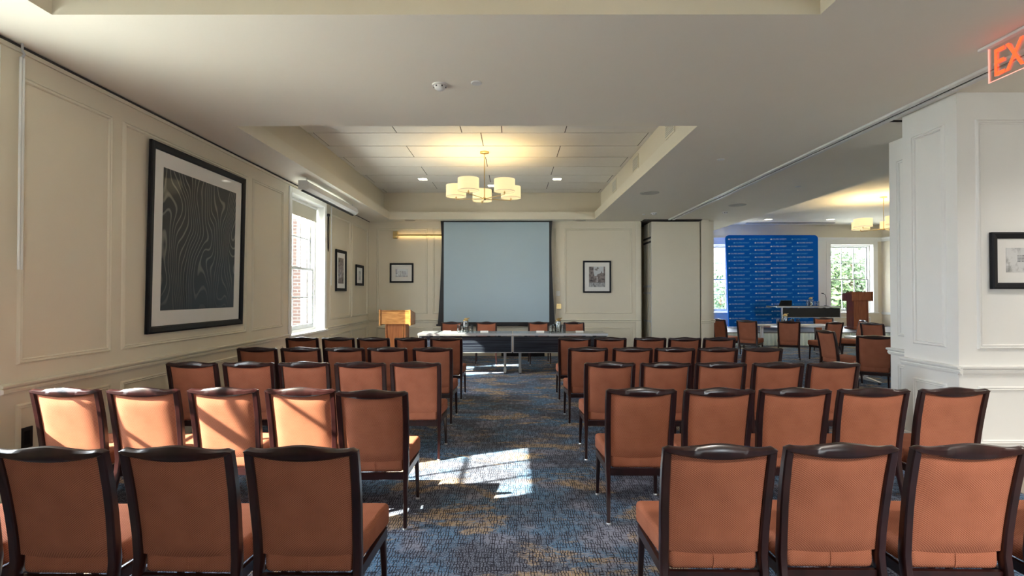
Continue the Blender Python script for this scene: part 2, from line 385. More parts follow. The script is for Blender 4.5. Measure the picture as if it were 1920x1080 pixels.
# ---------------- windows
WN = [0]
def window(o, rz, wd, z0, z1, cols=3, depth=.26, casing=.09, sill=True):
    """unit in local axes: x along the wall, +y outward; o = jamb start at floor level on the wall face"""
    WN[0] += 1
    r = empty('window_%d' % WN[0], o, rz, kind='structure')
    m = MB()
    for a, b in (((-casing, -.022, z0 - .0), (0, 0, z1 + casing)), ((wd, -.022, z0), (wd + casing, 0, z1 + casing)), ((0, -.022, z1), (wd, 0, z1 + casing))): m.bbox(a, b, .006)
    obj('window_casing', m, 'white_paint', r)
    m = MB()
    for x in (0, wd): m.quad((x, 0, z0), (x, depth, z0), (x, depth, z1), (x, 0, z1))
    m.quad((0, 0, z1), (wd, 0, z1), (wd, depth, z1), (0, depth, z1))
    obj('window_reveal', m, 'white_paint', r)
    obj('window_sill', MB().bbox((-casing - .02, -.05, z0 - .035), (wd + casing + .02, depth, z0), .006), 'white_paint', r)
    m = MB(); f = .05
    m.box((0, depth - .10, z0), (f, depth, z1)); m.box((wd - f, depth - .10, z0), (wd, depth, z1)); m.box((f, depth - .10, z1 - f), (wd - f, depth, z1)); m.box((f, depth - .10, z0), (wd - f, depth, z0 + .04))
    obj('window_frame', m, 'white_paint', r)
    zm = (z0 + z1) / 2 - .03
    for nm, a, b, y in (('upper_sash', zm - .02, z1 - f, depth - .035), ('lower_sash', z0 + .04, zm + .02, depth - .08)):
        m = MB(); s = .045; x0, x1 = f, wd - f
        bt = .075 if nm == 'lower_sash' else s
        m.box((x0, y, a), (x0 + s, y + .035, b)); m.box((x1 - s, y, a), (x1, y + .035, b)); m.box((x0 + s, y, b - s), (x1 - s, y + .035, b)); m.box((x0 + s, y, a), (x1 - s, y + .035, a + bt))
        sh = obj(nm, m, 'sash_paint', r)
        gx0, gx1, gz0, gz1 = x0 + s, x1 - s, a + bt, b - s
        pw, ph = (gx1 - gx0) / cols, (gz1 - gz0) / 2
        for i in range(1, cols): obj('muntin', MB().box((gx0 + i * pw - .013, y + .004, gz0), (gx0 + i * pw + .013, y + .032, gz1)), 'sash_paint', sh)
        obj('muntin', MB().box((gx0, y + .005, gz0 + ph - .011), (gx1, y + .031, gz0 + ph + .011)), 'sash_paint', sh)
        pm = None
        for i in range(cols):
            for j in range(2):
                if pm is None: pm = MB().box((0, 0, 0), (pw - .02, .004, ph - .02)).mesh('pane')
                obj('pane', pm, 'pane_glass', sh, loc=(gx0 + i * pw + .01, y + .016, gz0 + j * ph + .01))
    ld = bpy.data.lights.new('window_portal', 'AREA'); ld.shape = 'RECTANGLE'; ld.size = wd; ld.size_y = z1 - z0; ld.cycles.is_portal = True
    lo = bpy.data.objects.new('window_portal', ld); C.objects.link(lo)
    M = Matrix.Translation(Vector(o)) @ Matrix.Rotation(rz, 4, 'Z') @ Matrix.Translation(Vector((wd / 2, depth + .03, (z0 + z1) / 2))) @ Matrix.Rotation(math.radians(-90), 4, 'X')
    lo.matrix_world = M
    return r
def shade(o, rz, wd, ztop, zbot, label):
    t = empty('roller_shade', o, rz, label, 'roller shade')
    obj('shade_cloth', MB().box((.035, .125, zbot), (wd - .035, .128, ztop - .03)), 'shade_fabric', t)
    obj('bottom_bar', MB().bbox((.035, .120, zbot - .025), (wd - .035, .134, zbot), .003), 'shade_fabric', t)
    obj('roller_tube', MB().tube([(.03, .13, ztop - .035), (wd - .03, .13, ztop - .035)], .022, 10), 'white_metal', t, True)
    return t
WZ0, WZ1 = .85, 3.10
lw = [(8.05, 9.46), (2.02, 3.36)]
for i, (a, b) in enumerate(lw):
    window((XL, a, 0), math.radians(90), b - a, WZ0, WZ1)
    shade((XL, a, 0), math.radians(90), b - a, WZ1, 2.84, ['beige roller shade in the tall window beside the black framed prints', 'beige roller shade in the window just outside the picture edge'][i])
# ---------------- walls
wl = struct('wall_left', plane_with_holes((XL, 0, 0), (0, 1, 0), (0, 0, 1), YN, YB, 0, ZC + .02, [(a, b, WZ0, WZ1) for a, b in lw]), 'wall_paint')
def panels(wall, o, u, n, ups, lows, zu=(1.0, 3.05), zl=(.22, .72), mat='trim_paint', wd=.042, dp=.018):
    for a, b in ups: obj('panel_moulding', ring(MB(), o, u, (0, 0, 1), n, a, b, zu[0], zu[1], wd, dp), mat, wall)
    for a, b in lows: obj('panel_moulding', ring(MB(), o, u, (0, 0, 1), n, a, b, zl[0], zl[1], wd * .9, dp), mat, wall)
pl = [(3.60, 4.44), (4.56, 6.70), (6.84, 7.76)]
panels(wl, (XL, 0, 0), (0, 1, 0), (1, 0, 0), pl + [(9.76, 10.98), (11.08, 12.28), (-.1, 1.8), (-3.7, -1.9)], [(3.60, 4.44), (4.56, 6.70), (6.84, 7.76), (8.0, 9.5), (9.76, 10.98), (11.08, 12.28), (2.02, 3.4), (-.1, 1.8)])
tn = [0]
def trim(o, u, n, a, b, prof, mat='trim_paint', z=0, base=False, nm=None):
    tn[0] += 1
    return struct(nm or 'trim_%d' % tn[0], extrude(MB(), (o[0], o[1], z), u, n, a, b, prof), mat)
for a, b in ((YN, 1.91), (3.47, 7.94), (9.57, YB)): trim((XL, 0), (0, 1, 0), (1, 0, 0), a, b, RAILP, z=RAIL)
trim((XL, 0), (0, 1, 0), (1, 0, 0), YN, YB, BASEP, nm='baseboard_left')
# thin picture rail at the ceiling of the window wall
struct('trim_90', MB().box((XL, YN, ZC - .02), (XL + .022, YB, ZC - .004)), 'dark_gap')
struct('trim_91', MB().box((XL, YN, ZC - .05), (XL + .016, YB, ZC - .02)), 'trim_paint')
# head wall
wb = struct('wall_back', MB().quad((XL, YB, 0), (3.10, YB, 0), (3.10, YB, ZC + .02), (XL, YB, ZC + .02)), 'wall_paint')
panels(wb, (0, YB, 0), (1, 0, 0), (0, -1, 0), [(-3.29, -2.06), (-1.93, 1.06), (1.26, 2.89)], [(-3.29, -2.06), (-1.93, 1.06), (1.26, 2.89)], (1.02, 3.09), (.22, .69))
trim((0, YB), (1, 0, 0), (0, -1, 0), XL, 3.10, RAILP, z=RAIL)
trim((0, YB), (1, 0, 0), (0, -1, 0), XL, 3.10, BASEP, nm='baseboard_back')
# pocket for the folding partition and the piers beside it
pk = struct('wall_pocket', MB().quad((3.10, YB, 0), (3.10, 13.2, 0), (3.10, 13.2, ZC), (3.10, YB, ZC)).quad((3.10, 13.2, 0), (4.62, 13.2, 0), (4.62, 13.2, ZC), (3.10, 13.2, ZC)), 'wall_paint')
struct('trim_94', MB().bbox((2.98, YB - .03, 0), (3.115, YB + .06, ZC), .006), 'trim_paint')
struct('wall_pier', MB().box((4.46, 12.08, 0), (4.64, 13.2, ZC + .01)).box((4.64, 12.36, 0), (4.86, 13.4, ZC + .01)), 'wall_paint')
trim((0, 12.08), (1, 0, 0), (0, -1, 0), 4.44, 4.66, RAILP, z=RAIL); trim((0, 12.36), (1, 0, 0), (0, -1, 0), 4.64, 4.88, RAILP, z=RAIL)
trim((0, 12.08), (1, 0, 0), (0, -1, 0), 4.455, 4.645, BASEP, z=0)
struct('trim_95', MB().box((3.10, 12.02, ZC - .025), (4.46, 13.2, ZC - .004)), 'dark_gap')
# ceiling track
struct('trim_96', MB().bbox((3.66, YN, ZC - .022), (3.715, 12.1, ZC + .01), .004), 'white_metal')
struct('trim_97', MB().box((3.715, YN, ZC - .008), (3.755, 12.1, ZC + .01)), 'dark_gap')
struct('trim_98', MB().bbox((3.755, YN, ZC - .022), (3.81, 12.1, ZC + .01), .004), 'white_metal')
struct('trim_99', MB().box((3.81, 5.16, ZC - .012), (4.9, 5.19, ZC + .002)), 'dark_gap')
# panelled pier / wall on the partition side
wp = struct('wall_right', MB().box((XP, YW, 0), (8.0, 5.07, ZC + .02)).box((4.385, 5.07, 0), (8.0, 5.95, ZC + .02)), 'white_paint')
panels(wp, (0, YW, 0), (1, 0, 0), (0, -1, 0), [(4.03, 6.4)], [(4.03, 6.4)], (1.02, 3.02), (.20, .70), 'white_paint')
panels(wp, (XP, 0, 0), (0, 1, 0), (-1, 0, 0), [(4.57, 4.95)], [(4.57, 4.95)], (1.02, 3.02), (.22, .70), 'white_paint')
panels(wp, (4.385, 0, 0), (0, 1, 0), (-1, 0, 0), [(5.2, 5.83)], [(5.2, 5.83)], (1.02, 3.02), (.22, .70), 'white_paint')
trim((0, YW), (1, 0, 0), (0, -1, 0), XP - .02, 8.0, RAILP, 'white_paint', z=RAIL)
trim((XP, 0), (0, 1, 0), (-1, 0, 0), YW - .04, 5.09, RAILP, 'white_paint', z=RAIL)
trim((4.385, 0), (0, 1, 0), (-1, 0, 0), 5.07, 5.97, RAILP, 'white_paint', z=RAIL)
trim((0, YW), (1, 0, 0), (0, -1, 0), XP - .014, 8.0, BASEP, 'white_paint', nm='baseboard_right')
trim((XP, 0), (0, 1, 0), (-1, 0, 0), YW - .014, 5.08, BASEP, 'white_paint')
trim((4.385, 0), (0, 1, 0), (-1, 0, 0), 5.07, 5.96, BASEP, 'white_paint')
# hall behind / beside the camera, with its windows
hb = [(3.0, 4.6)]
struct('wall_near', plane_with_holes((0, YN, 0), (1, 0, 0), (0, 0, 1), XL, 8.0, 0, ZC + .02, [(a, b, WZ0, WZ1) for a, b in hb]), 'wall_paint')
for a, b in hb: window((b, YN, 0), math.radians(180), b - a, WZ0, WZ1)
he = []
struct('wall_hall', plane_with_holes((8.0, 0, 0), (0, 1, 0), (0, 0, 1), YN, YW, 0, ZC + .02, [(a, b, WZ0, WZ1) for a, b in he]), 'wall_paint')
for a, b in he: window((8.0, b, 0), math.radians(-90), b - a, WZ0, WZ1)
# next room
XA = 12.9
fw = [(6.15, 7.62), (11.12, 12.60)]
wf = struct('wall_far', plane_with_holes((0, YF, 0), (1, 0, 0), (0, 0, 1), 4.83, XA, 0, ZT + .02, [(a, b, .86, 3.22) for a, b in fw]), 'wall_paint')
for a, b in fw: window((a, YF, 0), 0, b - a, .86, 3.22, casing=.16)
struct('wall_angled', MB().quad((XA, YF, 0), (XR, 16.2, 0), (XR, 16.2, ZT), (XA, YF, ZT)), 'wall_paint')
u = Vector((XR - XA, 16.2 - YF, 0)).normalized(); nn = Vector((-u.y, u.x, 0)); nn = nn if nn.y < 0 else -nn
CORN = [(0, -.07), (.03, -.07), (.04, 0), (.08, .05), (.08, .07), (0, .07)]
trim((0, YF), (1, 0, 0), (0, -1, 0), 4.83, XA, CORN, 'white_paint', z=3.40)
trim((XA, YF), u, nn, 0, 1.8, CORN, 'white_paint', z=3.40)
trim((0, YF), (1, 0, 0), (0, -1, 0), 7.8, 10.96, RAILP, 'white_paint', z=.83)
trim((XA, YF), u, nn, 0, 1.8, RAILP, 'white_paint', z=.83)
for a, b in ((7.85, 8.2), (10.6, 10.95)): obj('pilaster', MB().bbox((a - .15, YF - .03, .0), (b, YF, 3.33), .008), 'white_paint', wf)
obj('panel_moulding', ring(MB(), (0, YF, 0), (1, 0, 0), (0, 0, 1), (0, -1, 0), 11.2, 12.5, .2, .7), 'white_paint', wf)
struct('wall_side', MB().quad((XR, 5.95, 0), (XR, 16.2, 0), (XR, 16.2, ZT), (XR, 5.95, ZT)), 'wall_paint')
struct('wall_inner', MB().quad((4.83, 13.3, 0), (4.83, YF, 0), (4.83, YF, ZC), (4.83, 13.3, ZC)), 'wall_paint')
ws = [(8.3, 9.9)]  # unseen window, added to brighten the next room and its backdrop
struct('wall_south', plane_with_holes((0, 5.95, 0), (1, 0, 0), (0, 0, 1), 8.0, XR, 0, ZT + .02, [(a, b, .86, 3.22) for a, b in ws]), 'wall_paint')
for a, b in ws: window((b, 5.95, 0), math.radians(180), b - a, .86, 3.22)

# ================================================================== CHAIRS
def octo(cx, cy, cz, hx, hy, c=.35):
    k = c
    return [(cx - hx, cy - hy * (1 - k), cz), (cx - hx * (1 - k), cy - hy, cz), (cx + hx * (1 - k), cy - hy, cz), (cx + hx, cy - hy * (1 - k), cz),
            (cx + hx, cy + hy * (1 - k), cz), (cx + hx * (1 - k), cy + hy, cz), (cx - hx * (1 - k), cy + hy, cz), (cx - hx, cy + hy * (1 - k), cz)]
def yback(z):   # recline of the back, y at height z
    t = max(0, (z - .36) / .52); return -.180 - .03 * t - .055 * t * t
def chair_meshes():
    M = {}
    for s in (-1, 1):
        pts = [(s * .216, -.268, .012, .011, .014), (s * .213, -.245, .12, .012, .017), (s * .209, -.215, .24, .013, .020), (s * .207, -.192, .33, .017, .022), (s * .206, -.183, .40, .018, .022),
               (s * .207, yback(.5), .5, .018, .021), (s * .210, yback(.6), .6, .018, .020), (s * .212, yback(.7), .7, .018, .019), (s * .213, yback(.8), .8, .018, .018), (s * .213, yback(.862), .866, .0165, .018)]
        M['back_post', s] = MB().loft([octo(*p, c=.3) for p in pts]).mesh('back_post', True)
        M['leg', s] = MB().loft([octo(s * .216, .222, .012, .010, .011), octo(s * .213, .215, .15, .013, .014), octo(s * .208, .205, .325, .016, .017)]).mesh('leg', True)
        M['glide_b', s] = MB().lathe([(.016, 0), (.016, .006), (.012, .014)], 10, (s * .216, -.268, 0)).mesh('foot_glide')
        M['glide_f', s] = MB().lathe([(.016, 0), (.016, .006), (.012, .014)], 10, (s * .216, .222, 0)).mesh('foot_glide')
    # crest
    rings = []
    N = 24
    for i in range(N + 1):
        x = -.2285 + .457 * i / N; t = abs(x) / .2285
        top = .879 + .013 * math.exp(-(x / .085) ** 2) - .004 * math.exp(-((abs(x) - .155) / .035) ** 2) + .002 * (t > .86)
        if t > .9: top -= .012 * ((t - .9) / .1) ** 2
        bot = .856 - .026 * (1 - t ** 2) + (.006 if t > .95 else 0)
        yc = yback((top + bot) / 2) - .006 + .012 * (1 - t ** 2) * -1 + .006
        h, m = (top - bot) / 2, (top + bot) / 2; d = .021 if t < .97 else .017
        sl = -.02
        rings.append([(x, yc - d, m - h * .6), (x, yc - d - .0, m + h * .45), (x, yc - d * .55, m + h * .93), (x, yc + d * .3, m + h), (x, yc + d, m + h * .55), (x, yc + d, m - h * .6), (x, yc + d * .6, m - h), (x, yc - d * .6, m - h)])
    M['crest_rail'] = MB().loft(rings).mesh('crest_rail', True)
    # backrest cushion
    def cush(off, bulge):
        g = []
        for j in range(13):
            t = j / 12; row = []
            for i in range(13):
                s = i / 12 * 2 - 1
                zt = .842 - .026 * (1 - s * s) + .012; zb = .418 - .014 * (1 - s * s)
                z = zb + (zt - zb) * t; hw = .190 + .007 * t
                e = (1 - abs(s) ** 6) * (1 - abs(2 * t - 1) ** 8)
                row.append((s * hw, yback(z) + off + bulge * e - .012 * (1 - s * s) * t, z))
            g.append(row)
        return g
    b0, b1 = cush(-.004, -.017), cush(.010, .026)
    mb = MB(); n = 13
    fl_ = lambda g: [p for r in g for p in r]
    q = [(j * n + i, j * n + i + 1, (j + 1) * n + i + 1, (j + 1) * n + i) for j in range(12) for i in range(12)]
    edge = [i for i in range(n)] + [j * n + 12 for j in range(1, n)] + [12 * n + i for i in range(11, -1, -1)] + [j * n for j in range(11, 0, -1)]
    mb.add(fl_(b0) + fl_(b1), q + [tuple(reversed([k + n * n for k in f])) for f in q] + [(edge[k], edge[(k + 1) % len(edge)], edge[(k + 1) % len(edge)] + n * n, edge[k] + n * n) for k in range(len(edge))])
    M['backrest'] = mb.mesh('backrest', True)
    # seat cushion
    bm = bmesh.new(); bmesh.ops.create_cube(bm, size=1)
    for v in bm.verts:
        fr = v.co.y > 0
        v.co = Vector((math.copysign(.231 if fr else .186, v.co.x), .268 if fr else -.187, (.452 if fr else .432) if v.co.z > 0 else (.338 if fr else .333)))
    bmesh.ops.bevel(bm, geom=bm.edges[:], offset=.026, segments=4, profile=.5, affect='EDGES')
    M['seat'] = MB().bm(bm).mesh('seat', True)
    M['seam'] = MB().tube([(0, -.1885, .345), (.002, -.1895, .38), (0, -.1875, .42)], .0022, 6).mesh('seam', True)
    mb = MB()
    for s in (-1, 1):
        mb.loft([[(s * .190, -.18, .292), (s * .208, -.18, .292), (s * .208, -.18, .337), (s * .190, -.18, .337)], [(s * .206, .225, .296), (s * .226, .225, .296), (s * .226, .225, .342), (s * .206, .225, .342)]])
    mb.box((-.205, .215, .297), (.205, .237, .341)); mb.box((-.198, -.197, .290), (.198, -.176, .334))
    M['seat_frame'] = mb.mesh('seat_frame')
    mat = dict(back_post='mahogany', leg='mahogany', crest_rail='mahogany', seat_frame='mahogany', backrest='chair_fabric', seat='chair_fabric', seam='chair_fabric', glide_b='silver', glide_f='silver')
    for k, me in M.items(): me.materials.append(MATS[mat[k[0] if isinstance(k, tuple) else k]])
    return M
CM = chair_meshes()
def chair(x, y, rz, label, group):
    t = empty('banquet_chair', (x, y, 0), rz, label, 'chair', group)
    for s in (-1, 1):
        p = obj('back_post', CM['back_post', s], None, t); obj('foot_glide', CM['glide_b', s], None, p)
        p = obj('leg', CM['leg', s], None, t); obj('foot_glide', CM['glide_f', s], None, p)
    for nme in ('crest_rail', 'backrest', 'seat_frame'): obj(nme, CM[nme], None, t)
    st = obj('seat', CM['seat'], None, t); obj('seam', CM['seam'], None, st)
    return t
ORD = ['first', 'second', 'third', 'fourth', 'fifth']
ROWS = [  # distance of the crest from the camera, crest centres by block (from the aisle outwards)
    ('fifth', 2.06, [-.850, -1.345, -1.850, -2.36], [.837, 1.330, 1.845, 2.37]),
    ('fourth', 3.35, [-.905, -1.387, -1.900, -2.42, -2.92], [.846, 1.350, 1.855, 2.365, 2.885]),
    ('third', 4.63, [-.880, -1.380, -1.895, -2.40, -2.90], [.886, 1.390, 1.885, 2.40, 2.905]),
    ('second', 5.90, [-.916, -1.440, -1.936, -2.44, -2.94], [.867, 1.385, 1.875, 2.365, 2.875]),
    ('first', 7.25, [-.935, -1.440, -1.970, -2.475, -2.99], [.880, 1.390, 1.950, 2.440, 2.93])]
for rn, y, L, R in ROWS:
    for side, xs in (('window-side block', L), ('partition-side block', R)):
        for i, x in enumerate(xs):
            if rn == 'fifth': nm = 'brown fabric banquet chair, %s, row closest to the camera, %s from the aisle' % (side, ORD[i])
            else: nm = 'brown fabric banquet chair, %s, %s row from the head table, %s from aisle' % (side, rn, ORD[i])
            a = math.radians(random.uniform(-1.6, 1.6))
            yy = y + .27 + random.uniform(-.012, .012)
            if rn == 'fourth' and x == -.905: yy = 3.27 + .27
            if rn == 'fifth' and x > 0: yy += .035; x *= 1.015
            chair(x, yy, a, nm, 'audience chairs in rows')
HEAD = [(-1.33, 'behind the sunlit end of the head table'), (-.565, 'at the head table, lectern side of its middle'), (.577, 'at the head table, just past its middle seam'), (1.354, 'at the partition end of the head table')]
for x, d in HEAD: chair(x, 11.0, math.pi + math.radians(random.uniform(-3, 3)), 'brown banquet chair facing the audience ' + d, 'chairs behind the head table')

# ================================================================== HEAD TABLES
def conf_table(x0, x1, y0, y1, label, z=.765, panel=True, top='laminate_grey', group='conference tables', base=0.0, inset=0, pmat='dark_zebrano'):
    t = empty('conference_table', ((x0 + x1) / 2, (y0 + y1) / 2, base), 0, label, 'table', group)
    hx, hy = (x1 - x0) / 2, (y1 - y0) / 2
    tp = obj('table_top', MB().bbox((-hx, -hy, z - .028), (hx, hy, z), .005), top, t)
    obj('edge_band', MB().box((-hx, -hy - .003, z - .045), (hx, -hy + .02, z - .004)).box((-hx, hy - .02, z - .045), (hx, hy + .003, z - .004)), 'silver', tp)
    if panel:
        p = obj('modesty_panel', MB().box((-hx + .012 + inset, -hy + .05, .41), (hx - .012, -hy + .072, z - .06)), pmat, t)
        obj('panel_edge', MB().box((-hx + .01 + inset, -hy + .047, .395), (hx - .01, -hy + .075, .41)), 'silver', p)
        for s in (-1, 1): obj('panel_edge', MB().box((s * (hx - .012) + (inset if s < 0 else 0) - .008, -hy + .045, .395), (s * (hx - .012) + (inset if s < 0 else 0) + .008, -hy + .076, z - .05)), 'silver', p)
        for xx in (-hx * .72, -hx * .5, hx * .5, hx * .72): obj('bracket', MB().box((xx - .03, -hy + .03, z - .062), (xx + .03, -hy + .08, z - .045)), 'black', t)
    for s in (-1, 1):
        lx = s * (hx - .14) + (inset if s < 0 else 0)
        mb = MB(); mb.loft([octo(lx, .02, .05, .022, .03), octo(lx - s * .0, .0, z - .05, .032, .045)])
        lg = obj('leg', mb, 'silver', t)
        obj('foot', MB().loft([[(lx - .022, -hy + .26 * 0 + .05, .02), (lx + .022, -hy + .05, .02), (lx + .022, -hy + .05, .036), (lx - .022, -hy + .05, .036)], [(lx - .028, 0, .02), (lx + .028, 0, .02), (lx + .028, 0, .07), (lx - .028, 0, .07)],
                               [(lx - .022, hy - .05, .02), (lx + .022, hy - .05, .02), (lx + .022, hy - .05, .036), (lx - .022, hy - .05, .036)]]), 'silver', lg)
        for yy in (-hy + .07, hy - .07): obj('caster', MB().lathe([(.018, 0), (.022, .01), (.018, .022)], 10, (lx, yy, 0)), 'black', lg)
    return t
TZ = .765
conf_table(-1.77, -.004, 9.55, 10.15, 'grey topped table with dark panel, lectern half of the head table', group='head tables')
conf_table(.004, 1.78, 9.55, 10.15, 'grey topped table with dark panel, partition half of the head table', group='head tables')

# tumblers and pitchers
GL = MB().lathe([(.028, 0), (.033, .002), (.037, .145), (.0345, .145), (.030, .012), (.0, .012)], 16, caps=False).mesh('tumbler', True); GL.materials.append(MATS['tumbler_glass'])
def tumbler(x, y, z, label, group):
    o = obj('tumbler', GL, None, loc=(x, y, z)); return tag(o, label, 'glass', group)
PB = MB().lathe([(.05, 0), (.056, .004), (.058, .02), (.055, .17), (.048, .20), (.05, .22), (.047, .22), (.045, .20), (.052, .17), (.054, .02), (.0, .012)], 20, caps=False).mesh('pitcher_body', True)
PW = MB().lathe([(.050, .013), (.051, .12), (0.0, .12)], 20, caps=True).mesh('water', True)
PL = MB().lathe([(.052, .215), (.053, .232), (.035, .246), (.012, .25), (.012, .262), (.018, .268), (.0, .275)], 16).mesh('lid', True)
PH = MB().tube([(.05, 0, .19), (.085, 0, .185), (.095, 0, .14), (.09, 0, .08), (.055, 0, .05)], .007, 8).mesh('handle', True)
PS = MB().tube([(.03, 0, .25), (-.03, 0, .258), (-.075, 0, .272)], [.012, .012, .006], 8).mesh('spout', True)
for me, mt in ((PB, 'tumbler_glass'), (PW, 'tumbler_glass'), (PL, 'brass'), (PH, 'tumbler_glass'), (PS, 'brass')): me.materials.append(MATS[mt])
def pitcher(x, y, z, rz, label):
    t = empty('water_pitcher', (x, y, z), rz, label, 'pitcher', 'water pitchers')
    b = obj('body', PB, None, t); obj('water', PW, None, b); l_ = obj('lid', PL, None, t); obj('spout', PS, None, l_); obj('handle', PH, None, t); return t
pitcher(-.90, 9.86, TZ, math.radians(170), 'glass water pitcher with brass lid on the sunlit end of the head table')
pitcher(.88, 9.86, TZ, math.radians(190), 'glass water pitcher with brass lid on the partition half of the head table')
for i, (x, y, d) in enumerate([(-1.03, 9.84, 'beside the pitcher, on its lectern side'), (-.97, 9.95, 'just behind the pitcher, lectern side'), (-.79, 9.85, 'beside the pitcher, toward the table middle')]):
    tumbler(x, y, TZ, 'clear tumbler on sunlit half of head table ' + d, 'tumblers on the head table')
for i, (x, y, d) in enumerate([(.74, 9.80, 'in front of the pitcher, toward the middle'), (.80, 9.95, 'behind the pitcher, toward the middle'), (.97, 9.82, 'in front of the pitcher, toward the partition'), (1.0, 9.93, 'behind the pitcher, toward the partition')]):
    tumbler(x, y, TZ, 'clear tumbler on partition half of head table ' + d, 'tumblers on the head table')
def card(x, y, z, label, rz=0):
    t = empty('folded_card', (x, y, z), rz, label, 'card', 'white cards on the head table')
    obj('back_leaf', MB().loft([[(-.075, .0, .03), (.075, .0, .03), (.075, .003, .03), (-.075, .003, .03)], [(-.075, .035, 0), (.075, .035, 0), (.075, .038, 0), (-.075, .038, 0)]]), 'paper', t)
    obj('front_leaf', MB().loft([[(-.075, .0, .03), (.075, .0, .03), (.075, .003, .031), (-.075, .003, .031)], [(-.075, -.035, 0), (.075, -.035, 0), (.075, -.032, 0), (-.075, -.032, 0)]]), 'paper', t)
card(-.54, 9.80, TZ, 'small white folded card before the second head-table chair', .1); card(.53, 9.80, TZ, 'small white folded card before the third head-table chair', -.08); card(1.28, 9.80, TZ, 'small white folded card near the partition end of the table', .05)
card(-1.25, 9.80, TZ, 'small white folded card in the sunlight on the head table', -.12)
for i, (x, y, r) in enumerate([(-1.12, 9.70, .2)]):
    tag(obj('notepad', MB().bbox((-.075, -.10, 0), (.075, .10, .008), .002), 'paper', loc=(x, y, TZ), rot=(0, 0, r)), 'white notepad lying in the sunlight on the head table', 'notepad')

# ================================================================== LECTERNS
def lectern(x, y, z, label, m1, m2, wd=.62, sw=.40, h=1.19, base=True, wings=True):
    t = empty('lectern', (x, y, z), 0, label, 'lectern')
    hw = wd / 2
    obj('front_board', MB().bbox((-hw + .03, -.02, h - .285), (hw - .03, .01, h - .02), .004), m1, t)
    obj('reading_top', MB().loft([[(-hw + .03, -.02, h - .035), (hw - .03, -.02, h - .035), (hw - .03, -.02, h - .012), (-hw + .03, -.02, h - .012)], [(-hw + .03, .44, h - .12), (hw - .03, .44, h - .12), (hw - .03, .44, h - .098), (-hw + .03, .44, h - .098)]]), m1, t)
    for s in (-1, 1):
        x0, x1 = (s * hw - .03, s * hw) if s > 0 else (s * hw, s * hw + .03)
        obj('side_wing', MB().loft([[(x0, -.045, h - .31), (x1, -.045, h - .31), (x1, -.045, h), (x0, -.045, h)], [(x0, .45, h - .31), (x1, .45, h - .31), (x1, .45, h - .08), (x0, .45, h - .08)]]), m1, t)
    obj('front_panel', MB().bbox((-sw / 2 + .02, .045, .08), (sw / 2 - .02, .065, h - .285), .003), m2, t)
    for s in (-1, 1):
        x0 = s * (sw / 2 - .012)
        obj('side_panel', MB().bbox((x0 - .012, .025, .06), (x0 + .012, .38, h - .285), .003), m2, t)
    obj('trim_strip', MB().bbox((sw / 2 - .055, .035, .1), (sw / 2 - .045, .046, h - .29), .002), m1, t)
    obj('shelf', MB().box((-sw / 2 + .024, .07, h - .5), (sw / 2 - .024, .36, h - .48)), m2, t)
    b = obj('base', MB().bbox((-sw / 2 - .05, -.03, 0), (sw / 2 + .05, .42, .06), .008), m2, t)
    obj('base_moulding', MB().bbox((-sw / 2 - .03, -.012, .06), (sw / 2 + .03, .40, .085), .008), m1, b)
    return t
lectern(-2.315, 10.1, 0, 'honey oak lectern standing in sunlight beside the head table', 'oak', 'oak_stem')
# ================================================================== PROJECTION SCREEN
ps = empty('projection_screen', (-.385, 12.27, 0), 0, 'large grey projection screen lowered in front of the head wall', 'projection screen')
zb, zt = .74, ZC - .004
obj('screen_cloth', MB().box((-1.27, -.002, zb + .05), (1.27, .002, zt)), 'screen_fabric', ps)
for s in (-1, 1):
    rings = []
    for i in range(21):
        t = i / 20; z = zb + .03 + (zt - zb - .03) * t
        wv = .045 + .095 * (1 - t) ** 2.0 + .030 * max(0, (t - .72) / .28) ** 2
        rings.append([(s * 1.265, -.004, z), (s * (1.265 + wv), -.004, z), (s * (1.265 + wv), .004, z), (s * 1.265, .004, z)])
    obj('side_border', MB().loft(rings), 'black', ps)
obj('bottom_border', MB().box((-1.27, -.004, zb + .03), (1.27, .003, zb + .085)), 'black', ps)
obj('weight_bar', MB().bbox((-1.44, -.018, zb - .005), (1.44, .018, zb + .035), .008), 'black', ps)
obj('top_border', MB().box((-1.30, -.004, zt - .03), (1.30, .004, zt)), 'black', ps)
# ceiling-hung screen case by the window
sc = empty('screen_case', (-3.12, 7.62, 3.04), 0, 'white ceiling hung projection screen case above the window', 'screen case')
L_ = 2.44
obj('case_body', MB().loft([[(x, y, z) for x, z in ((-.075, .03), (-.075, .15), (.045, .15), (.075, .125), (.075, .055), (.03, .02))] for y in (.03, L_ - .03)]), 'white_metal', sc)
for y in (0, L_ - .03): obj('end_cap', MB().loft([[(x, yy, z) for x, z in ((-.08, .025), (-.08, .155), (.05, .155), (.08, .13), (.08, .05), (.03, .012))] for yy in (y, y + .03)]), 'white_plastic', sc)
obj('dowel_bar', MB().tube([(-.02, .01, .004), (-.02, L_ - .02, .004)], .018, 10), 'black', sc, True)
for y in (.12, L_ - .1): obj('hanger_hook', MB().tube([(0, y, .15), (.012, y, .17), (0, y, .185), (0, y, .217)], .005, 6), 'silver', sc)

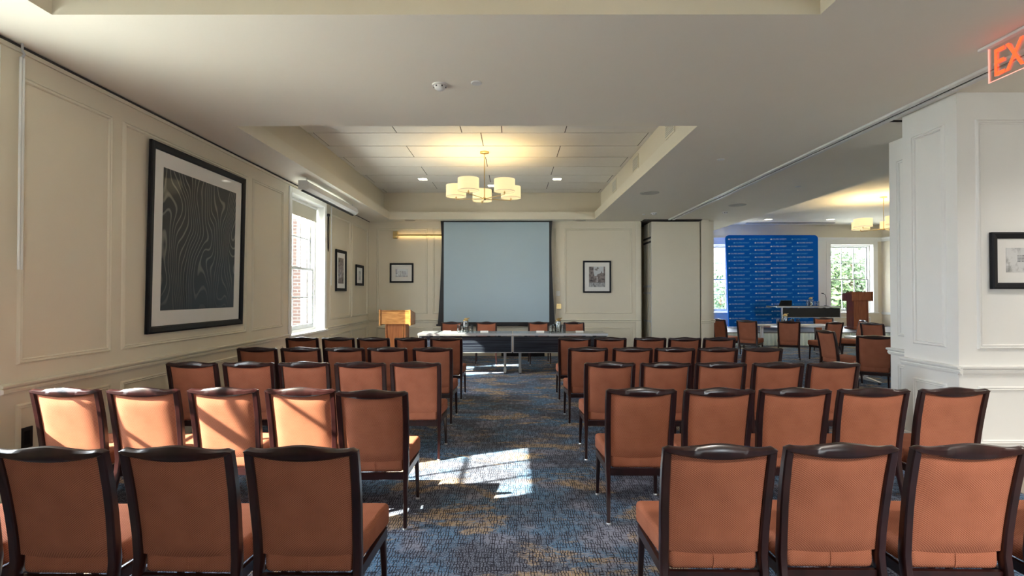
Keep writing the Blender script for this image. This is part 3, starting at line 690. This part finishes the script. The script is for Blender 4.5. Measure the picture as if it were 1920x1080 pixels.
# ================================================================== PICTURES
def picture(name, o, u, n, wd, ht, fr, mats, label, mat_w=.08, tilt=0, group='framed pictures', deep=.028):
    """o = centre of the frame on the wall face; local x=u, z up, -y = out of the wall"""
    t = empty(name, o, 0, label, 'picture', group)
    n = Vector(n); u = Vector(u); M = Matrix((u, -n, Vector((0, 0, 1)))).transposed().to_4x4()
    t.matrix_world = Matrix.Translation(Vector(o)) @ M @ Matrix.Rotation(tilt, 4, 'X')
    hx, hz = wd / 2, ht / 2; y = -.006
    mb = MB(); rows = []
    for i, d in ((0, 0), (0, deep), (fr * .25, deep + .004), (fr * .8, deep - .004), (fr, deep - .012), (fr, 0)):
        rows.append([(x, y - d, z) for x, z in ((-hx + i, -hz + i), (hx - i, -hz + i), (hx - i, hz - i), (-hx + i, hz - i))])
    mb.loft(rows, caps=False); obj('frame', mb, 'frame_black', t)
    ax, az = hx - fr, hz - fr
    obj('mat_board', MB().box((-ax - .003, y - .008, -az - .003), (ax + .003, y - .002, az + .003)), 'mat_board', t)
    return t, ax, az, y - .008
def print_rect(p, x0, x1, z0, z1, y, mat, nm='print'): return obj(nm, MB().box((x0, y - .003, z0), (x1, y, z1)), mat, p)
# large abstract print
t, ax, az, y = picture('abstract_print', (XL, 5.71, 2.045), (0, 1, 0), (1, 0, 0), 1.72, 1.86, .07, None, 'large dark abstract print of flowing lines in a wide black frame', tilt=math.radians(0))
t.matrix_world = Matrix.Translation((XL + .012, 5.71, 2.045)) @ Matrix(((0, -1, 0), (1, 0, 0), (0, 0, 1))).to_4x4() @ Matrix.Rotation(math.radians(1.0), 4, 'X')
pr = print_rect(t, -ax + .13, ax - .13, -az + .15, az - .15, y, 'art_print')
m = MATS['mat_board'].copy(); m.node_tree.nodes['Principled BSDF'].inputs['Coat Weight'].default_value = .3; m.node_tree.nodes['Principled BSDF'].inputs['Coat Roughness'].default_value = .015; MATS['mat_glazed'] = m
for ch in t.children:
    if ch.name.startswith('mat_board'): ch.data.materials.clear(); ch.data.materials.append(m)
def wallpic(x0, x1, y0, y1, Y):   # picture rectangle on the head wall from photo pixels
    f = lambda px: (px - 961) / 960 * Y; g = lambda py: CAM_H + (551 - py) / 960 * Y
    return f(x0), f(x1), g(y1), g(y0)
a, b, c, d = wallpic(731, 775.3, 493.5, 530, YB)
t, ax, az, y = picture('framed_photograph', ((a + b) / 2, YB, (c + d) / 2), (1, 0, 0), (0, -1, 0), b - a, d - c, .04, None, 'small landscape photograph of columns in black frame on the head wall')
print_rect(t, -.145, .145, -.095, .09, y, 'photo_sky')
for i in range(6): print_rect(t, -.125 + i * .043, -.103 + i * .043, -.06, .05, y - .003, 'photo_mid', 'print_column')
print_rect(t, -.145, -.10, -.03, .09, y - .0035, 'photo_dark', 'print_tree'); print_rect(t, -.145, .145, -.095, -.062, y - .004, 'photo_mid', 'print_ground')
a, b, c, d = wallpic(1093, 1145.5, 489, 549, YB)
t, ax, az, y = picture('framed_photograph', ((a + b) / 2, YB, (c + d) / 2), (1, 0, 0), (0, -1, 0), b - a, d - c, .038, None, 'upright photograph of a courtyard in black frame near the partition')
pw, ph = .195, .245
print_rect(t, -pw, pw, -ph, ph, y, 'photo_sky'); print_rect(t, -pw, -.085, -.05, ph, y - .003, 'photo_dark', 'print_building'); print_rect(t, pw - .035, pw, -.05, ph, y - .003, 'photo_dark', 'print_building')
obj('print_hedge', MB().loft([[(x, yy, z) for x, z in ((-pw, -.19), (-pw, .11), (-.085, .12), (-.06, .01), (0, .03), (.01, .06), (.09, .09), (.11, .14), (.13, .09), (pw, .1), (pw, -.19))] for yy in (y - .005, y - .0035)]), 'photo_dark', t)
print_rect(t, -pw, pw, -ph, -.14, y - .006, 'photo_mid', 'print_path'); obj('print_fountain', MB().box((-.008, y - .008, -.13), (.01, y - .0065, .0)), 'photo_light', t)
for i in range(7): print_rect(t, -.06 + random.uniform(0, .09), -.03 + random.uniform(0, .08), .15 + i * .01, .165 + i * .011, y - .0042 - i * .0002, 'photo_dark', 'print_branch')
# two prints on the window wall
t, ax, az, y = picture('framed_photograph', (XL, 10.36, 2.0 - .03), (0, 1, 0), (1, 0, 0), .62, .83, .06, None, 'tall dark photograph in black frame on the window wall', tilt=math.radians(0))
print_rect(t, -.155, .155, -.26, .255, y, 'photo_dark')
t, ax, az, y = picture('framed_photograph', (XL, 11.62, 1.92), (0, 1, 0), (1, 0, 0), .56, .47, .06, None, 'small pale sketch in black frame nearest the room corner')
print_rect(t, -.06, .09, -.11, .10, y, 'photo_light')
# picture on the pier wall
f = lambda px: (px - 961) / 960 * YW; g = lambda py: CAM_H + (551 - py) / 960 * YW
px0, px1 = f(1854), f(1854) + .66; z0, z1 = g(542), g(436)
t, ax, az, y = picture('framed_drawing', ((px0 + px1) / 2, YW, (z0 + z1) / 2), (1, 0, 0), (0, -1, 0), px1 - px0, z1 - z0, .055, None, 'pale drawing in black frame on the white pier wall below the exit sign')
print_rect(t, -ax + .08, ax - .08, -az + .09, az - .08, y, 'photo_light')
for i in range(5): print_rect(t, -.10, .10, -.01 + i * .013, -.004 + i * .013, y - .003, 'photo_mid', 'print_line')

# ================================================================== LIGHT FITTINGS
def bulb(parent, loc, watts, r=.04):
    ld = bpy.data.lights.new('bulb', 'POINT'); ld.energy = watts; ld.color = BULB_COL; ld.shadow_soft_size = r
    o = bpy.data.objects.new('bulb', ld); C.objects.link(o); o.parent = parent; o.location = loc; return o
def chandelier(x, y, label, a0=170, R=.50, r=.172, watts=LAMP_W, zs=3.17, h=.20):
    t = empty('chandelier', (x, y, 0), 0, label, 'chandelier', 'drum shade chandeliers')
    obj('ceiling_canopy', MB().lathe([(0, ZT - .03), (.05, ZT - .03), (.078, ZT - .022), (.078, ZT)], 20), 'brass', t, True)
    obj('stem', MB().tube([(0, 0, ZT - .02), (0, 0, zs - .05)], .008, 8), 'brass', t)
    obj('hub', MB().lathe([(0, zs - .075), (.022, zs - .07), (.03, zs - .05), (.022, zs - .03), (0, zs - .025)], 14), 'brass', t, True)
    for k in range(5):
        a = math.radians(a0 + 72 * k); cx, cy = R * math.cos(a), R * math.sin(a)
        ar = obj('arm', MB().tube([(.02 * math.cos(a), .02 * math.sin(a), zs - .05), (cx, cy, zs - .045), (cx, cy, zs + .03)], .0065, 6), 'brass', t)
        obj('finial', MB().lathe([(0, zs - .03), (.014, zs - .028), (.012, zs - .005)], 8, (cx, cy, 0)), 'brass', ar)
        sh = obj('lamp_shade', MB().lathe([(r, zs), (r * 1.0, zs + h), (r - .004, zs + h), (r - .004, zs)], 32, (cx, cy, 0), caps=False), 'shade_glow', t, True)
        obj('diffuser', MB().lathe([(r - .006, zs + .012), (r - .006, zs + .016)], 32, (cx, cy, 0)), 'diffuser_glow', sh)
        obj('shade_rim', MB().lathe([(r + .001, zs), (r + .002, zs + .006), (r - .005, zs + .006), (r - .005, zs)], 32, (cx, cy, 0), caps=False), 'shade_fabric', sh)
        bulb(t, (cx, cy, zs + .13), watts)
    return t
chandelier(-.478, 8.70, 'five shade brass chandelier over the aisle before the head table')
chandelier(-.478, .55, 'five shade brass chandelier in the tray above the camera', a0=100)
chandelier(9.25, 12.75, 'brass chandelier with drum shades in the adjoining room', a0=186, R=.56, r=.20, zs=3.16, watts=16)
def downlight(x, y, z, label, s=.085, rnd=False):
    t = empty('recessed_downlight', (x, y, z), 0, label, 'ceiling light', 'recessed downlights')
    if rnd:
        obj('trim_ring', MB().lathe([(s + .02, 0), (s + .02, -.006), (s, -.006), (s, 0)], 24, caps=False), 'white_plastic', t); obj('lens', MB().lathe([(s, -.004), (s, -.002)], 24), 'downlight', t)
    else:
        mb = MB(); mb.loft([[(-a, -a, zz), (a, -a, zz), (a, a, zz), (-a, a, zz)] for a, zz in ((s + .018, 0), (s + .018, -.008), (s, -.008), (s, 0))], caps=False)
        obj('trim_ring', mb, 'white_plastic', t); obj('lens', MB().box((-s, -s, -.005), (s, s, -.002)), 'downlight', t)
for x, y, d in ((-1.89, 10.75, 'on the window side of the chandelier'), (.94, 10.75, 'on the partition side of the chandelier'), (-.46, 11.4, 'directly behind the chandelier stem')): downlight(x, y, ZT, 'square recessed light in the tray ceiling ' + d)
for x, y, d in ((-1.9, 2.2, 'above the window side'), (.94, 2.2, 'above the partition side')): downlight(x, y, ZT, 'square recessed light in the tray over the camera ' + d)
for x, d in ((8.30, 'nearer the folding partition'), (10.32, 'nearer the lectern')): downlight(x, 16.6, ZT, 'round recessed light over the stage ' + d, .11, True)
def fill_spot(x, y, z, watts, deg, label, rnd=True, tilt=0):
    downlight(x, y, z, label, .07 if rnd else .085, rnd)
    ld = bpy.data.lights.new('fill_spot', 'SPOT'); ld.energy = watts; ld.spot_size = math.radians(deg); ld.spot_blend = .8; ld.color = (1, .93, .84); ld.shadow_soft_size = .12
    o = bpy.data.objects.new('fill_spot', ld); C.objects.link(o); o.location = (x, y, z - .015); o.rotation_euler = (math.radians(tilt), math.radians(-10 if tilt else 0), 0)
for x, y, d in ((4.7, 3.25, 'closest to the ceiling track'), (6.0, 3.25, 'in the middle of the hall'), (7.2, 3.25, 'farthest from the ceiling track')): fill_spot(x, y, ZC, 85, 130, 'added unseen fill light before the pier wall, ' + d)  # unseen spots, added to brighten the pier wall
for x, y, d in ((1.6, -.6, 'closest to the aisle'), (2.4, -.6, 'middle of three'), (3.2, -.6, 'closest to the ceiling track')): fill_spot(x, y, ZT if x < 2 else ZC, 490, 72, 'added fill light behind the camera for the partition-side chairs, ' + d, False, 34)  # unseen spots, added to lift the backs of the partition-side chairs
# brass picture light behind the screen
t = empty('wall_light', (-2.87, YB, 2.92), 0, 'slim brass bar light with square bracket on head wall, partly behind screen', 'wall light')
obj('bracket', MB().bbox((-.01, -.10, -.085), (.10, 0, .085), .004), 'brass', t)
obj('bar', MB().bbox((.05, -.095, -.022), (1.75, -.06, .018), .004), 'brass', t)
obj('light_strip', MB().box((.12, -.060, -.021), (1.70, -.057, -.008)), 'strip_glow', t)

# ================================================================== SMALL CEILING AND WALL FITTINGS
def smoke(x, y, label):
    t = empty('smoke_detector', (x, y, ZC), 0, label, 'smoke detector', 'ceiling detectors')
    obj('base', MB().lathe([(.065, 0), (.065, -.012), (.05, -.014)], 20), 'white_plastic', t, True); b = obj('sensor_head', MB().lathe([(.05, -.012), (.046, -.03), (.03, -.045), (0, -.047)], 20), 'white_plastic', t, True)
    for k in range(6):
        a = k * math.pi / 3; obj('vent_slot', MB().box((.047 * math.cos(a) - .006, .047 * math.sin(a) - .006, -.028), (.047 * math.cos(a) + .006, .047 * math.sin(a) + .006, -.018)), 'dark_gap', b)
smoke(-.61, 4.28, 'white smoke detector on the soffit above the aisle')
smoke(3.07, 11.1, 'white smoke detector on soffit just before the partition pocket'); smoke(4.55, 10.95, 'white smoke detector beyond the ceiling track')
def cover(x, y, r, label, nm='sprinkler_cover', cat='sprinkler', m='white_plastic'):
    t = empty(nm, (x, y, ZC), 0, label, cat, 'ceiling covers')
    obj('plate', MB().lathe([(r, 0), (r, -.006), (r * .9, -.009)], 24), m, t); obj('rim', MB().lathe([(r * 1.06, 0), (r * 1.06, -.004), (r, -.004)], 24), 'white_plastic', t)
cover(-.30, 4.24, .045, 'flat white sprinkler cover beside the aisle smoke detector'); cover(2.72, 6.67, .045, 'flat white sprinkler cover between the tray and the ceiling track'); cover(4.66, 8.35, .045, 'flat white sprinkler cover beyond the ceiling track'); cover(2.9, 11.3, .04, 'flat white sprinkler cover near the partition pocket')
def speaker(x, y, label, r=.155, m='grille'):
    t = empty('ceiling_speaker', (x, y, ZC), 0, label, 'speaker', 'round ceiling speakers')
    obj('grille', MB().lathe([(r, -.003), (r * .97, -.008), (0, -.009)], 28), m, t); obj('rim', MB().lathe([(r + .01, 0), (r + .01, -.006), (r, -.006), (r, 0)], 28, caps=False), m, t)
speaker(2.38, 8.88, 'round ceiling speaker between the tray vents and the ceiling track'); speaker(4.44, 10.1, 'round ceiling speaker beyond the ceiling track'); speaker(-2.45, 12.22, 'round ceiling speaker above the brass bar light', .12); speaker(1.62, 12.22, 'round ceiling speaker beside the projection screen top', .12)
def plate(z, label, m, x=1.10, wd=.09, ht=.12, nm='thermostat', cat='thermostat'):
    t = empty(nm, (x, YB, z), 0, label, cat); obj('cover_plate', MB().bbox((-wd / 2, -.02, -ht / 2), (wd / 2, 0, ht / 2), .004), m, t); obj('dial', MB().bbox((-wd * .25, -.026, -ht * .2), (wd * .25, -.019, ht * .2), .002), m, t)
plate(1.84, 'cream thermostat, top one of three plates beside the screen', 'trim_paint'); plate(1.51, 'pale switch plate, middle one of three plates beside the screen', 'white_plastic', nm='switch_plate', cat='switch'); plate(1.20, 'brass outlet plate, lowest of three plates beside the screen', 'brass', x=1.12, wd=.12, ht=.12, nm='outlet_plate', cat='outlet')
t = empty('wall_outlet', (XL, 3.68, .47), 0, 'black wall outlet low on the panelled window wall', 'outlet')
obj('cover_plate', MB().bbox((0, -.045, -.075), (.01, .045, .075), .003), 'black', t); obj('socket', MB().bbox((.008, -.02, -.05), (.013, .02, .05), .002), 'frame_black', t)
t = empty('junction_box', (XL, 3.95, .36), 0, 'flat dark connection box on wall beside the black outlet', 'junction box')
obj('cover_plate', MB().bbox((0, -.13, -.05), (.03, .10, .04), .003), 'frame_black', t); obj('side_plate', MB().bbox((0, .11, -.05), (.02, .2, .04), .003), 'grille', t)
for y, z, lb, zl in ((3.57, ZC, 'white hanging rod before the first wall panel', 1.67), (9.70, ZC, 'white hanging rod beside the tall window', 1.66)):
    t = empty('hanging_rod', (XL + .05, y, z), 0, lb, 'rod', 'hanging rods')
    obj('hook', MB().tube([(0, 0, 0), (0, 0, -.05), (.015, 0, -.075), (0, 0, -.10)], .008, 8), 'silver', t)
    for dy in (-.011, .011): obj('rod', MB().tube([(0, dy, -.10), (0, dy, zl - z)], .008, 8), 'white_metal', t, True)
t = empty('shade_chain', (XL + .03, 9.60, 2.98), 0, 'dark looped shade cord beside the tall window', 'cord')
obj('cord_loop', MB().tube([(0, -.02, 0), (0, -.03, -.3), (0, -.02, -.62), (0, 0, -.68), (0, .02, -.62), (0, .03, -.3), (0, .02, 0)], .008, 6), 'frame_black', t); obj('cord_knob', MB().lathe([(0, -.03), (.03, -.02), (.03, .02), (0, .03)], 10), 'black', t)

t = empty('floor_vent', (.25, YB - .018, 0), 0, 'low dark grille at the wall base beneath the projection screen', 'vent')
obj('housing', MB().bbox((-.52, -.05, .0), (.52, 0, .10), .004), 'frame_black', t)
for i in range(4): obj('grille_slat', MB().box((-.5, -.056, .018 + i * .02), (.5, -.049, .027 + i * .02)), 'black', t)
# exit sign
def text_mesh(s, size, font_extrude=0.0):
    cu = bpy.data.curves.new('lettering', 'FONT'); cu.body = s; cu.size = size; cu.extrude = font_extrude; cu.resolution_u = 2
    o = bpy.data.objects.new('lettering_tmp', cu); C.objects.link(o)
    bpy.context.view_layer.update()
    dg = bpy.context.evaluated_depsgraph_get(); me = bpy.data.meshes.new_from_object(o.evaluated_get(dg)); bpy.data.objects.remove(o); bpy.data.curves.remove(cu)
    return me
es = empty('exit_sign', (3.38, 3.62, ZC), 0, 'clear exit sign with glowing red letters hanging from the ceiling', 'exit sign')
es.matrix_world = Matrix.Translation((3.38, 3.62, ZC)) @ Matrix(((0, 0, -1), (-1, 0, 0), (0, 1, 0))).to_4x4()
obj('ceiling_bar', MB().bbox((-.05, -.022, -.035), (.50, 0, .035), .006), 'white_plastic', es)
pan = obj('panel', MB().box((0, -.262, -.003), (.46, -.022, .003)), 'acrylic', es)
for a, b in (((0, -.262, -.0035), (.0035, -.022, .0035)), ((.4565, -.262, -.0035), (.46, -.022, .0035)), ((0, -.265, -.0035), (.46, -.2615, .0035))): obj('lit_edge', MB().box(a, b), 'exit_edge', pan)
tm = text_mesh('EXIT', .26, .002)
xs = [v.co.x for v in tm.vertices]; ys = [v.co.y for v in tm.vertices]
for v in tm.vertices: v.co = Vector((.05 + (v.co.x - min(xs)) / (max(xs) - min(xs)) * .36, -.235 + (v.co.y - min(ys)) / (max(ys) - min(ys)) * .185, v.co.z + .005))
tm.materials.append(MATS['exit_red']); obj('lettering', tm, None, pan)

# ================================================================== FOLDING PARTITION
fp = empty('folding_partition', (3.29, 12.12, 0), 0, 'stacked grey folding partition panels parked in the wall pocket', 'partition')
for k in range(6):
    y0 = k * .118
    p = obj('partition_panel', MB().bbox((0, y0, .02), (1.15, y0 + .092, ZC - .045), .004), 'wall_paint' if k == 0 else 'trim_paint', fp)
    obj('seal_strip', MB().box((-.006, y0 + .012, .03), (.001, y0 + .035, ZC - .06)), 'silver', p)
    for zz in (1.66, 1.50, 2.82, 2.72, .82): obj('hinge', MB().box((-.012, y0 + .02, zz), (.001, y0 + .11, zz + .045)), 'frame_black' if zz > 2.5 else 'grey_metal', p)
obj('edge_gasket', MB().box((1.15, .02, .03), (1.165, .10, ZC - .05)), 'black', fp)

# ================================================================== NEXT ROOM
st = empty('stage_platform', (9.4, 16.2, 0), 0, 'low stage with dark deck and pale pleated skirt in the adjoining room', 'stage')
obj('deck', MB().bbox((-4.5, -1.38, .36), (3.5, 1.5, .39), .004), 'stage_deck', st)
mb = MB(); top, bot = [], []
for i in range(641):
    x = -4.5 + 8.0 * i / 640; p = math.sin(i * .72) * .014
    top.append((x, -1.39 + p * .4, .365)); bot.append((x, -1.42 + p * 1.6, .008))
mb.loft([top, [((a[0] + b[0]) / 2, (a[1] + b[1]) / 2, .18) for a, b in zip(top, bot)], bot], caps=False, closed=False)
obj('pleated_skirt', mb, 'skirt_cloth', st, True)
obj('support_frame', MB().box((-4.4, -1.3, 0), (3.4, 1.4, .36)), 'black', st)
bd = empty('banner_backdrop', (8.60, 17.0, .39), 0, 'tall blue fabric backdrop printed with rows of pale logo lettering', 'backdrop')
W2, H2 = 1.53, 3.06
mb = MB(); out = []
for cx, cz, a0 in ((W2 - .12, H2 - .12, 0), (-W2 + .12, H2 - .12, 90)):
    for k in range(7):
        a = math.radians(a0 + 15 * k); out.append((cx + .12 * math.cos(a), cz + .12 * math.sin(a)))
out += [(-W2 + .09, .03), (W2, .03)]
mb.loft([[(x, yy, z) for x, z in out] for yy in (-.03, .03)])
fab = obj('fabric_panel', mb, 'backdrop_blue', bd)
base_t = text_mesh('COLUMBIA UNIVERSITY', .062)
xs = [v.co.x for v in base_t.vertices]; wdt = max(xs) - min(xs)
tv = [(v.co.x / wdt * .455 + .075, v.co.y) for v in base_t.vertices]; tf = [tuple(p.vertices) for p in base_t.polygons]
crown = [(0, 0), (.055, 0), (.058, .035), (.043, .022), (.0275, .048), (.012, .022), (-.003, .035)]
pr_w, pr_b = MB(), MB()
NR = 24
for r in range(NR):
    z = H2 - .155 - r * .1195
    for c in range(4):
        x = -1.42 + c * .70 + (.175 if r % 2 else 0)
        if x + .53 > W2 - .02: continue
        k = (c + (r % 2)) % 2
        mbt = pr_b if k else pr_w
        x += .05 * (1 - (H2 - z) / H2) * -.6
        mbt.add([(x + a, -.0315, z + b) for a, b in tv], tf); mbt.add([(x + a, -.0315, z + b) for a, b in crown], [(0, 1, 2, 3), (0, 3, 4, 5), (0, 5, 6)])
obj('white_lettering', pr_w, 'print_white', fab); obj('pale_blue_lettering', pr_b, 'print_blue', fab)
for s in (-1, 1): obj('stand_foot', MB().bbox((s * 1.35 - .03, -.25, 0), (s * 1.35 + .03, .25, .03), .005), 'silver', bd)
# stage furniture
conf_table(7.95, 9.92, 15.45, 16.05, 'table with black modesty panel and pale overhanging end standing on the stage', base=.39, group=None, z=.74, inset=.2, pmat='black')
t = empty('laptop', (8.38, 15.75, 1.13), 0, 'black laptop with sloped lid standing open on the stage table', 'laptop')
obj('keyboard_base', MB().bbox((-.19, .0, 0), (.19, .26, .018), .004), 'black', t)
obj('lid', MB().loft([[(-.20, -.005, .012), (.20, -.005, .012), (.20, .008, .012), (-.20, .008, .012)], [(-.17, -.075, .17), (.17, -.075, .17), (.17, -.063, .17), (-.17, -.063, .17)]]), 'black', t)
lectern(10.9, 16.0, .39, 'reddish wood lectern on the stage before the far window', 'cherry', 'cherry', wd=.66, sw=.46)
pitcher(9.16, 15.75, 1.13, 2.6, 'glass pitcher on the stage table')
for x, y, d in ((9.05, 15.72, 'on the stage table, first of the cluster'), (9.10, 15.62, 'on the stage table, in front of the pitcher'), (9.27, 15.72, 'on the stage table, past the pitcher'), (9.33, 15.66, 'on the stage table, nearest the microphone')): tumbler(x, y, 1.13, 'clear tumbler ' + d, 'stage tumblers')
t = empty('microphone', (9.62, 15.72, 1.13), 0, 'thin gooseneck microphone on the stage table', 'microphone')
obj('base', MB().lathe([(.06, 0), (.06, .015), (.02, .025)], 16), 'black', t); obj('gooseneck', MB().tube([(0, 0, .02), (0, 0, .25), (-.02, 0, .34), (-.08, 0, .38)], .007, 6), 'black', t); obj('capsule', MB().tube([(-.08, 0, .38), (-.14, 0, .39)], .014, 8), 'black', t)
# tables and chairs on the floor
conf_table(5.95, 7.75, 12.15, 12.9, 'pale topped table in the adjoining room nearest the stage', group='side room tables', z=.75, panel=False, top='table_white')
conf_table(5.95, 7.75, 8.45, 9.2, 'pale topped table half hidden behind the white pier', group='side room tables', z=.75, panel=False, top='table_white')
pitcher(6.62, 12.45, .75, 2.9, 'glass pitcher on the side room table')
for x, y, d in ((6.42, 12.4, 'outermost, toward the partition'), (6.5, 12.32, 'just before the pitcher'), (6.72, 12.36, 'just past the pitcher'), (6.80, 12.45, 'second past the pitcher'), (6.88, 12.36, 'outermost, toward the lectern')): tumbler(x, y, .75, 'clear tumbler on side room table, ' + d, 'side room tumblers')
for x, y, r, d in ((6.15, 12.4, 0, 'nearest the folding partition'), (7.1, 12.4, 0, 'past the tumblers')):
    tag(obj('paper_pad', MB().bbox((-.1, -.14, 0), (.1, .14, .012), .002), 'paper', loc=(x, y, .75), rot=(0, 0, r)), 'white pad on the side room table ' + d, 'notepad', 'side room pads')
def px_at(px, Y): return (px - 961) / 960 * Y
SR = [(px_at(1362, 12.75), 12.75, -70, 'turned sideways beside the partition pier'), (px_at(1415, 11.98), 12.22, -42, 'angled, first before the side room table'), (px_at(1489, 11.55), 11.8, -27, 'squarely before the side room table'),
      (px_at(1549, 13.1), 13.1, 165, 'facing the camera behind the side room table'), (px_at(1549, 11.45), 11.5, 14, 'dark back, third before the side room table'), (px_at(1593, 12.05), 12.05, 72, 'turned sideways at the lectern end of table'),
      (px_at(1575, 8.7), 8.72, -86, 'facing sideways toward the half hidden table'), (px_at(1656, 7.55), 7.78, -30, 'partly hidden by the white pier'), (px_at(1657, 10.9), 11.1, -58, 'alone between the two side room tables')]
for x, y, a, d in SR: chair(x, y, math.radians(a), 'brown banquet chair in adjoining room, ' + d, 'chairs in the adjoining room')

# ================================================================== OUTSIDE
struct('ground_outside', MB().quad((-80, -60, -3.2), (90, -60, -3.2), (90, 120, -3.2), (-80, 120, -3.2)), 'pale_paving')
bw = empty('brick_wing', (-4.6, 11.2, -3.2), 0, 'red brick wing with white downpipe outside the tall window', 'building')
obj('brick_wall', MB().box((-.22, 0, 0), (1.0, 2.5, 9)), 'brick_wall', bw); obj('downpipe', MB().tube([(.06, -.06, 0), (.06, -.06, 9)], .05, 10), 'white_paint', bw, True); obj('corner_board', MB().box((.14, -.03, 0), (1.0, 0, 9)), 'white_paint', bw)
pb = empty('stone_building', (13.5, 52, -3.2), 0, 'pale stone building seen through the far window by the partition', 'building')
obj('wall', MB().box((0, 0, 0), (14, 6, 13)), 'stone', pb)
for i in range(4):
    for j in range(4):
        o_ = obj('facade_window', MB().box((1 + i * 3.3, -.06, 1.2 + j * 3), (2.6 + i * 3.3, .02, 3.2 + j * 3)), 'white_paint', pb); obj('pane', MB().box((1.15 + i * 3.3, -.09, 1.35 + j * 3), (2.45 + i * 3.3, -.05, 3.05 + j * 3)), 'laminate_grey', o_)
obj('cornice', MB().box((-.3, -.4, 13), (14.3, 6.3, 13.6)), 'stone', pb)
def tree(x, y, h, r, label, mat, n=1600, zg=-3.2):
    t = empty('leafy_tree', (x, y, zg), 0, label, 'tree', 'trees outside')
    obj('trunk', MB().tube([(0, 0, 0), (.1, 0, h * .4), (0, .1, h * .75)], [.22, .17, .06], 8), 'bark', t, True)
    mb = MB(); blobs = [(random.uniform(-.6, .6) * r, random.uniform(-.6, .6) * r, h * random.uniform(.32, .93), r * random.uniform(.35, .6)) for _ in range(20)]
    for i in range(n):
        bx, by, bz, br = random.choice(blobs); d = Vector((random.gauss(0, 1), random.gauss(0, 1), random.gauss(0, 1))).normalized() * br * random.uniform(.6, 1)
        p = Vector((bx, by, bz)) + d; a = Vector((random.gauss(0, 1), random.gauss(0, 1), random.gauss(0, 1))).normalized(); b = a.orthogonal().normalized(); s = random.uniform(.12, .26)
        mb.add([p - a * s, p + b * s * .5, p + a * s, p - b * s * .5], [(0, 1, 2, 3)])
    tag(obj('foliage', mb, mat, t), kind='stuff')
tree(19.9, 30, 8.8, 3.0, 'tall leafy green tree filling the window behind the stage lectern', 'leaf', 5200)
tree(13.4, 33, 6.0, 2.2, 'lower tree beside the pale stone building', 'leaf_dark', 1500)
tree(-11.2, 25, 4.6, 1.5, 'low green tree below the sill of the tall window', 'leaf', 900)
